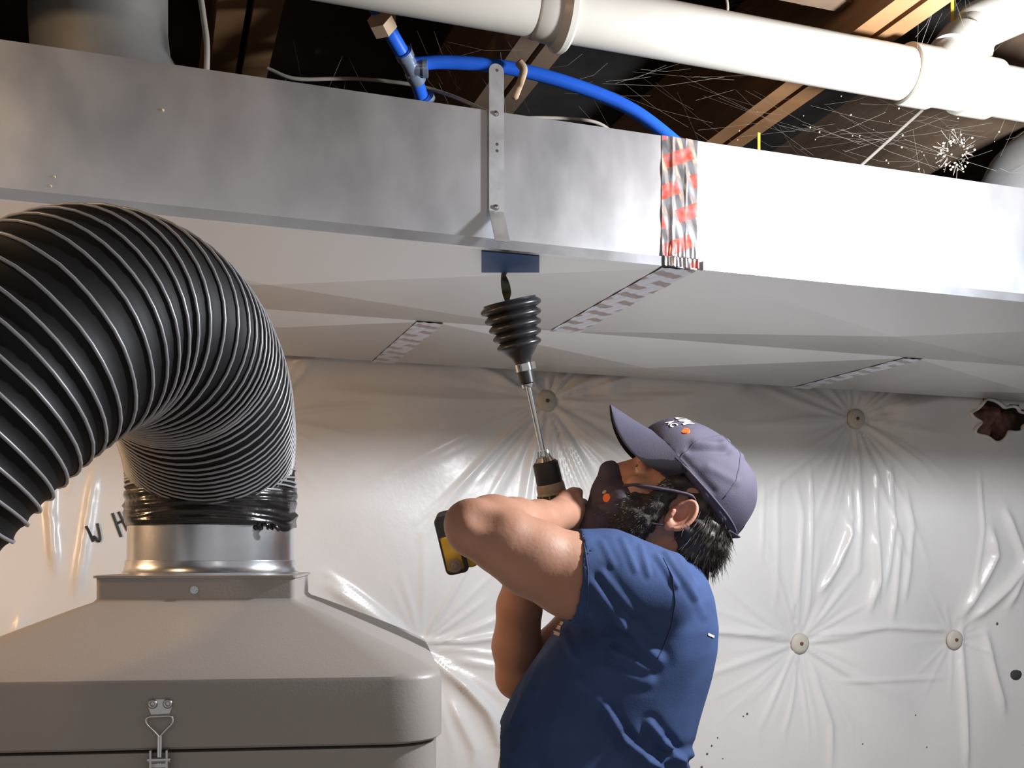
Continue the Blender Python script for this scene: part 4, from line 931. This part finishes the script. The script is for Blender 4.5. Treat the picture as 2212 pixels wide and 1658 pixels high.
# face mask
MK = Field(tuple(O+Vector((-.22, -.10, -.16))), tuple(O+Vector((.06, .10, .14))), .0030)
MK.cone(Hd(.104, .002, 0), Hd(.120, -.022, 0), .010, .0125, .01); MK.cone(Hd(.120, -.022, 0), Hd(.106, -.055, 0), .0125, .016, .01)
MK.ell(Hd(.060, -.055, 0), HA, (.048, .045, .0620), .03); MK.ell(Hd(.064, -.100, 0), HA, (.044, .042, .052), .02); MK.ell(Hd(.070, -.120, 0), HA, (.024, .020, .034), .02)
MK.plane(Hd(.0560, -.045, 0), -HF*.93+HU*.36)
MK.plane(Hd(.0690, -.0165, 0), HU*.98-HF*.20)
V, Q = MK.mesh(1); N = vnormals(V, Q); px, py = topix(V)
d1, _ = pixseg((1305, 1072), (1368, 1050)); d2, _ = pixseg((1300, 1090), (1350, 1073)); d3, _ = pixseg((1296, 1056), (1300, 1070)); d4, _ = pixseg((1290, 1082), (1340, 1088))
V = V+N*(.0035*np.exp(-(d1/6)**2)+.003*np.exp(-(d2/5)**2)-.0025*np.exp(-(d4/5)**2)+.0008*noise3(V, 160, 2))[:, None]
mask = npobj('face_mask', V, Q, M['mask'], person, label='dark cloth face mask with an orange dot')
tm = bvh(V, Q)
mb = MB(); p, n = hit(tm, 1311, 1075, .0008)
if p is not None: x_, y_, _ = frame(n); lathe(mb, p, n, [(-.001, .0072), (.0008, .0070), (.0010, .004)], 18); mb.build('orange_dot', M['orange'], mask)
mb = MB(); p, n = hit(tm, 1306, 1063, .0008)
if p is not None: lathe(mb, p, n, [(-.001, .0040), (.0008, .0038), (.001, .002)], 12); mb.build('beige_mark', M['beige'], mask)
for s_ in (-1, 1):
    mb = MB(); tube(mb, catmull([Hd(.084, -.032, s_*.046), Hd(.072, -.020, s_*.0545), Hd(.058, -.012, s_*.066), Hd(.041, -.002, s_*.0765), Hd(.015, .014, s_*.0815), Hd(-.010, .024, s_*.083), Hd(-.026, .008, s_*.080), Hd(-.028, -.02, s_*.078)], 6), [.0054]*20+[.0045]*10+[.003]*13, 8, flat=.6); mb.build('ear_loop', M['mask'], mask, smooth=True)
    mb = MB(); tube(mb, catmull([Hd(.050, -.075, s_*.060), Hd(.020, -.055, s_*.070), Hd(-.010, -.036, s_*.078), Hd(-.026, -.02, s_*.079)], 6), .0016, 6); mb.build('ear_loop', M['mask'], mask, smooth=True)
# cap
CC, CR = (.004, .045), (.1120, .0985, .0890)
KP = Field(tuple(O+Vector((-.14, -.12, -.08))), tuple(O+Vector((.20, .12, .22))), .0034)
KP.ell(Hd(CC[0], CC[1], 0), HA, CR, .0); KP.ell(Hd(.055, .070, 0), HA, (.058, .055, .066), .02); KP.ell(Hd(-.045, .06, 0), HA, (.060, .072, .080), .02)
KP.plane(Hd(.0, .0435, 0), -(HU-HF*.19).normalized())
V, Q = KP.mesh(2); N = vnormals(V, Q); px, py = topix(V); nr = (V[:, 1] < BY+.03)*1.0
dd_ = np.zeros(len(V))
for a, b, w, A in [((1500, 955), (1560, 960), 8, .004), ((1560, 960), (1600, 985), 8, .004), ((1490, 972), (1570, 975), 7, -.004), ((1455, 990), (1520, 1075), 9, .005), ((1520, 1075), (1560, 1120), 9, .004), ((1470, 985), (1540, 1060), 8, -.003), ((1530, 1010), (1590, 1040), 10, .003)]:
    d_, _ = pixseg(a, b); dd_ += A*np.exp(-(d_/w)**2)*nr
V = V+N*(dd_+.0008*noise3(V, 90, 11))[:, None]
cap = npobj('cap', V, Q, M['capm'], person, label='faded purple-navy baseball cap')
tcp = bvh(V, Q)
def capray(f, u, s):                        # point on the crown surface outward from its centre
    c = Hd(CC[0], CC[1]+.01, 0); d = (HF*f+HU*u+HS*s).normalized(); p, n, i, _ = tcp.ray_cast(c+d*.3, -d); return (p, d) if p is not None else (c+d*.1, d)
for az in (0, 60, 120, 180, 240, 300):
    pts = []
    for k in range(2, 23):
        e = math.radians(90-4.1*k); a = math.radians(az+30*0); p, d = capray(math.cos(e)*math.cos(a), math.sin(e), math.cos(e)*math.sin(a)); pts.append(p+d*.0002)
    mb = MB(); tube(mb, pts, .0010, 6); mb.build('panel_seam', M['capm'], cap, smooth=True)
p, d = capray(0, 1, 0); mb = MB(); lathe(mb, p-d*.001, d, [(0, .0075), (.0025, .007), (.0045, .003)], 16); mb.build('top_button', M['capm'], cap, smooth=True)
mb = MB(); nb, na = 14, 40; tv = []; bf = []     # visor
for layer in (0, 1):
    for j in range(nb+1):
        b_ = j/nb
        for i in range(na+1):
            ph = math.radians(-80+160*i/na); fr0, sr = .1120*math.cos(ph), .0880*math.sin(ph)
            ff = .006+fr0+b_*.072*max(0, math.cos(ph*1.02))**.75; s2 = sr*(1-.12*b_)
            ext_ = max(0, math.cos(ph*1.02))**.75; uu = .0445+.19*fr0*1.0+.004 - .010*b_*math.cos(ph) - b_*ext_*12.0*s2*s2 - .10*s2*b_ - (.0030 if layer else 0)
            tv.append(Hd(ff, uu, s2))
nn = (nb+1)*(na+1)
for j in range(nb):
    for i in range(na):
        a = j*(na+1)+i; bf += [(a, a+1, a+na+2, a+na+1)]
top_f = list(bf); under_f = [tuple(nn+x for x in q_[::-1]) for q_ in bf]
edge_f = [(nb*(na+1)+i, nb*(na+1)+i+1, nn+nb*(na+1)+i+1, nn+nb*(na+1)+i) for i in range(na)]
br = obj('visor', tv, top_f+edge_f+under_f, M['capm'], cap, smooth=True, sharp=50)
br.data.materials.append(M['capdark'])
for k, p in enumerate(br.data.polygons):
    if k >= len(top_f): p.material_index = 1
# back strap loop of the cap
mb = MB(); tube(mb, catmull([Hd(-.088, .024, .052), Hd(-.106, .030, .030), Hd(-.112, .034, 0), Hd(-.106, .030, -.03), Hd(-.088, .024, -.052)], 6), .009, 8, flat=.25); mb.build('adjuster_strap', M['capm'], cap, smooth=True)
mb = MB(); rp = [Hd(-.104+.012*math.sin(a)*.4, .042+.016*math.cos(a), .028+.010*math.sin(a)) for a in [2*math.pi*k/20 for k in range(21)]]; tube(mb, rp, .0022, 6); mb.build('strap_buckle', M['capdark'], cap, smooth=True)
# band edge along the lower rim
rim = []
for k in range(61):
    a = 2*math.pi*k/60; f_ = .006+.1130*math.cos(a); s_ = .0890*math.sin(a); p, n, i, _ = tcp.ray_cast(Hd(f_*1.8, .0475+.19*f_, s_*1.8), (Hd(.006, .0475, 0)-Hd(f_*1.8, .0475+.19*f_, s_*1.8)).normalized())
    if p is not None: rim.append(p)
mb = MB(); tube(mb, rim, .0022, 6, caps=False); mb.build('band_edge', M['capm'], cap, smooth=True)
# embroidered lettering on the cap front, wrapped onto the crown
def captext(txt, size, e0, a0, m, spread=1.0):
    cu = bpy.data.curves.new('lettering', 'FONT'); cu.body = txt; cu.size = size; cu.extrude = 0; cu.offset = size*.03; cu.resolution_u = 3
    to = bpy.data.objects.new('lettering', cu); COL.objects.link(to); dg = bpy.context.evaluated_depsgraph_get(); me = bpy.data.meshes.new_from_object(to.evaluated_get(dg))
    bpy.data.objects.remove(to)
    import bmesh
    bm = bmesh.new(); bm.from_mesh(me); bmesh.ops.triangulate(bm, faces=bm.faces[:])
    bmesh.ops.subdivide_edges(bm, edges=[e for e in bm.edges if e.calc_length() > size*.25], cuts=1); bmesh.ops.triangulate(bm, faces=bm.faces[:])
    vs = []
    for v_ in bm.verts:
        a = a0+v_.co.x*spread/.10; e = e0+v_.co.y/.10; p, d = capray(math.cos(e)*math.cos(a), math.sin(e), math.cos(e)*math.sin(a)); vs.append(p+d*.0014)
    fs = [tuple(x.index for x in q_.verts) for q_ in bm.faces]; bm.free()
    return obj('cap_lettering', vs, fs, m, cap, label='white stitched letters')
captext('UM', .028, math.radians(30), math.radians(13), M['white'], .9)
captext('AC', .016, math.radians(19), math.radians(21), M['white'], .9)
p, d = capray(math.cos(math.radians(26))*math.cos(math.radians(42)), math.sin(math.radians(26)), math.cos(math.radians(26))*math.sin(math.radians(42)))
mb = MB(); lathe(mb, p, d, [(-.002, .0075), (.0012, .0072), (.0014, .004)], 18); mb.build('orange_dot', M['orange'], cap)

# ------------------------------------------------------------------ cordless drill (held)
dr = empty('power_drill', dp(-.1, .1, 0), 'yellow and black cordless drill gripped in both hands, pointing up', 'drill')
mb = MB(); lathe(mb, dp(.006, 0, 0), da, [(0, .0215), (.002, .0225), (.034, .0215), (.036, .0195), (.038, .018)], 28); mb.build('chuck', M['dblk'], dr, smooth=True, sharp=35)
mb = MB(); lathe(mb, dp(.043, 0, 0), da, [(0, .0175), (.008, .0130), (.010, .0075)], 20); mb.build('chuck_nose', M['steel'], dr, smooth=True, sharp=35)
for k in range(3):
    a = 2.094*k+.5; mb = MB(); r_ = dh*math.cos(a)+dn*math.sin(a); tube(mb, [dp(.046, 0, 0)+r_*.011, dp(.062, 0, 0)+r_*.0075], [.0035, .0028], 8); mb.build('jaw', M['steel'], dr)
mb = MB(); lathe(mb, dp(-.008, 0, 0), da, [(0, .0245), (.010, .0240), (.014, .0225)], 28); mb.build('torque_ring', M['dring'], dr, smooth=True, sharp=35)
mb = MB(); lathe(mb, dp(-.034, 0, 0), da, [(0, .0255), (.024, .0250), (.026, .024)], 28); mb.build('clutch_collar', M['dring'], dr, smooth=True, sharp=35)
for k in range(12):
    a = 2*math.pi*k/12; r_ = dh*math.cos(a)+dn*math.sin(a); tg = da.cross(r_); mb = MB(); box(mb, dp(-.021, 0, 0)+r_*.0248, tg, da, r_, .0095, .017, .0034); mb.build('grip_pad', M['dblk'], dr)
mb = MB(); lathe(mb, dp(-.150, 0, 0), da, [(0, .018), (.004, .024), (.02, .0275), (.09, .0285), (.114, .0265), (.117, .024)], 28); mb.build('motor_housing', M['dyel'], dr, smooth=True, sharp=35)
mb = MB(); tube(mb, [dp(-.075, .010, 0), dp(-.074, .06, 0), dp(-.066, .120, 0), dp(-.058, .150, 0)], [.0200, .0175, .0175, .021], 20, flat=1.0); mb.build('handle', M['dblk'], dr, smooth=True, sharp=50)
def rblock(name, a, h, n, sa, sh_, sn, m, r=.010):
    mb = MB(); prism(mb, dp(a, h, n), da, dh, dn, rring(sa/2, sh_/2, r, 5), sn, .003); return mb.build(name, m, dr, smooth=True, sharp=35)
rblock('handle_base', -.056, .158, 0, .090, .018, .062, M['dyel'], .006)
rblock('battery', -.056, .184, 0, .102, .040, .066, M['dblk'], .010)
rblock('battery_side', -.070, .186, .0325, .062, .030, .004, M['dyel'], .005)
mb = MB(); lathe(mb, dp(-.091, .186, .0345), dn, [(0, .012), (.002, .012), (.003, .010), (.003, .006), (.004, .005)], 18); mb.build('battery_boss', M['dring'], dr, smooth=True, sharp=35)
# ------------------------------------------------------------------ rotary whip tool in the chuck
wt = empty('duct_whip_tool', dp(.06, 0, 0), 'black rubber bellows cup on a steel rod, pushed up towards the duct', 'cleaning tool')
s_top = (P(1098, 655, 1.735)-DB).dot(da); s_neck = (P(1128, 793, 1.745)-DB).dot(da); s_b = (P(1133, 832, 1.75)-DB).dot(da)
mb = MB(); tube(mb, [dp(.05, 0, 0), dp(s_b+.01, 0, 0)], .0046, 14); mb.build('rod', M['chrome'], wt, smooth=True, sharp=50)
mb = MB(); lathe(mb, dp(s_b-.004, 0, 0), da, [(0, .006), (0, .0105), (.004, .0112), (.006, .0112), (.010, .006)], 20); mb.build('rod_ferrule', M['chrome'], wt, smooth=True, sharp=35)
prof = [(s_b+.004, .0125), (s_neck-.002, .0130), (s_neck+.008, .0135)]; Lb = s_top-s_neck-.008; nr_ = 5
prof += [(s_neck+.016, .017), (s_neck+.026, .026)]
for k in range(nr_):
    z0 = s_neck+.030+(s_top-s_neck-.030)*k/(nr_); zs = (s_top-s_neck-.030)/nr_; R_ = .0375+.0135*k/(nr_-1)
    for q_, o_ in ((.08, -.0075), (.25, -.002), (.45, .0), (.65, -.001), (.85, -.0045), (.98, -.0078)): prof.append((z0+zs*q_, R_+o_))
prof += [(s_top+.002, .044), (s_top-.004, .038), (s_top-.02, .034), (s_neck+.02, .008)]
mb = MB(); lathe(mb, DB, da, prof, 48); mb.build('bellows', M['rubber'], wt, smooth=True, sharp=75)
mb = MB(); lathe(mb, dp(s_neck-.006, 0, 0), da, [(0, .0135), (0, .0152), (.012, .0152), (.012, .0135)], 28); cl = mb.build('hose_clamp', M['chrome'], wt, smooth=True, sharp=35)
mb = MB(); box(mb, dp(s_neck, 0, 0)-dh*.0165, dn, dh, da, .010, .005, .012); mb.build('clamp_screw', M['chrome'], wt)
v = []; f = []; n_ = 24; wl = (TIP-dp(s_top-.03, .004, 0)); w0 = dp(s_top-.03, .004, 0)
for i in range(n_+1):
    a = math.radians(20+250*i/n_); c = w0+wl*(i/n_*1.08); e = EX*math.cos(a)+EY*math.sin(a); e2 = EX*-math.sin(a)+EY*math.cos(a)
    for s1, s2 in ((-1, -1), (1, -1), (1, 1), (-1, 1)): v.append(c+e*(s1*.0075)+e2*(s2*.0012))
for i in range(n_):
    for k in range(4): f.append((i*4+k, i*4+(k+1) % 4, (i+1)*4+(k+1) % 4, (i+1)*4+k))
f += [(3, 2, 1, 0), tuple(n_*4+k for k in range(4))]
MB().add(v, f).build('whip_strip', M['whip'], wt, label='twisted dark strip')
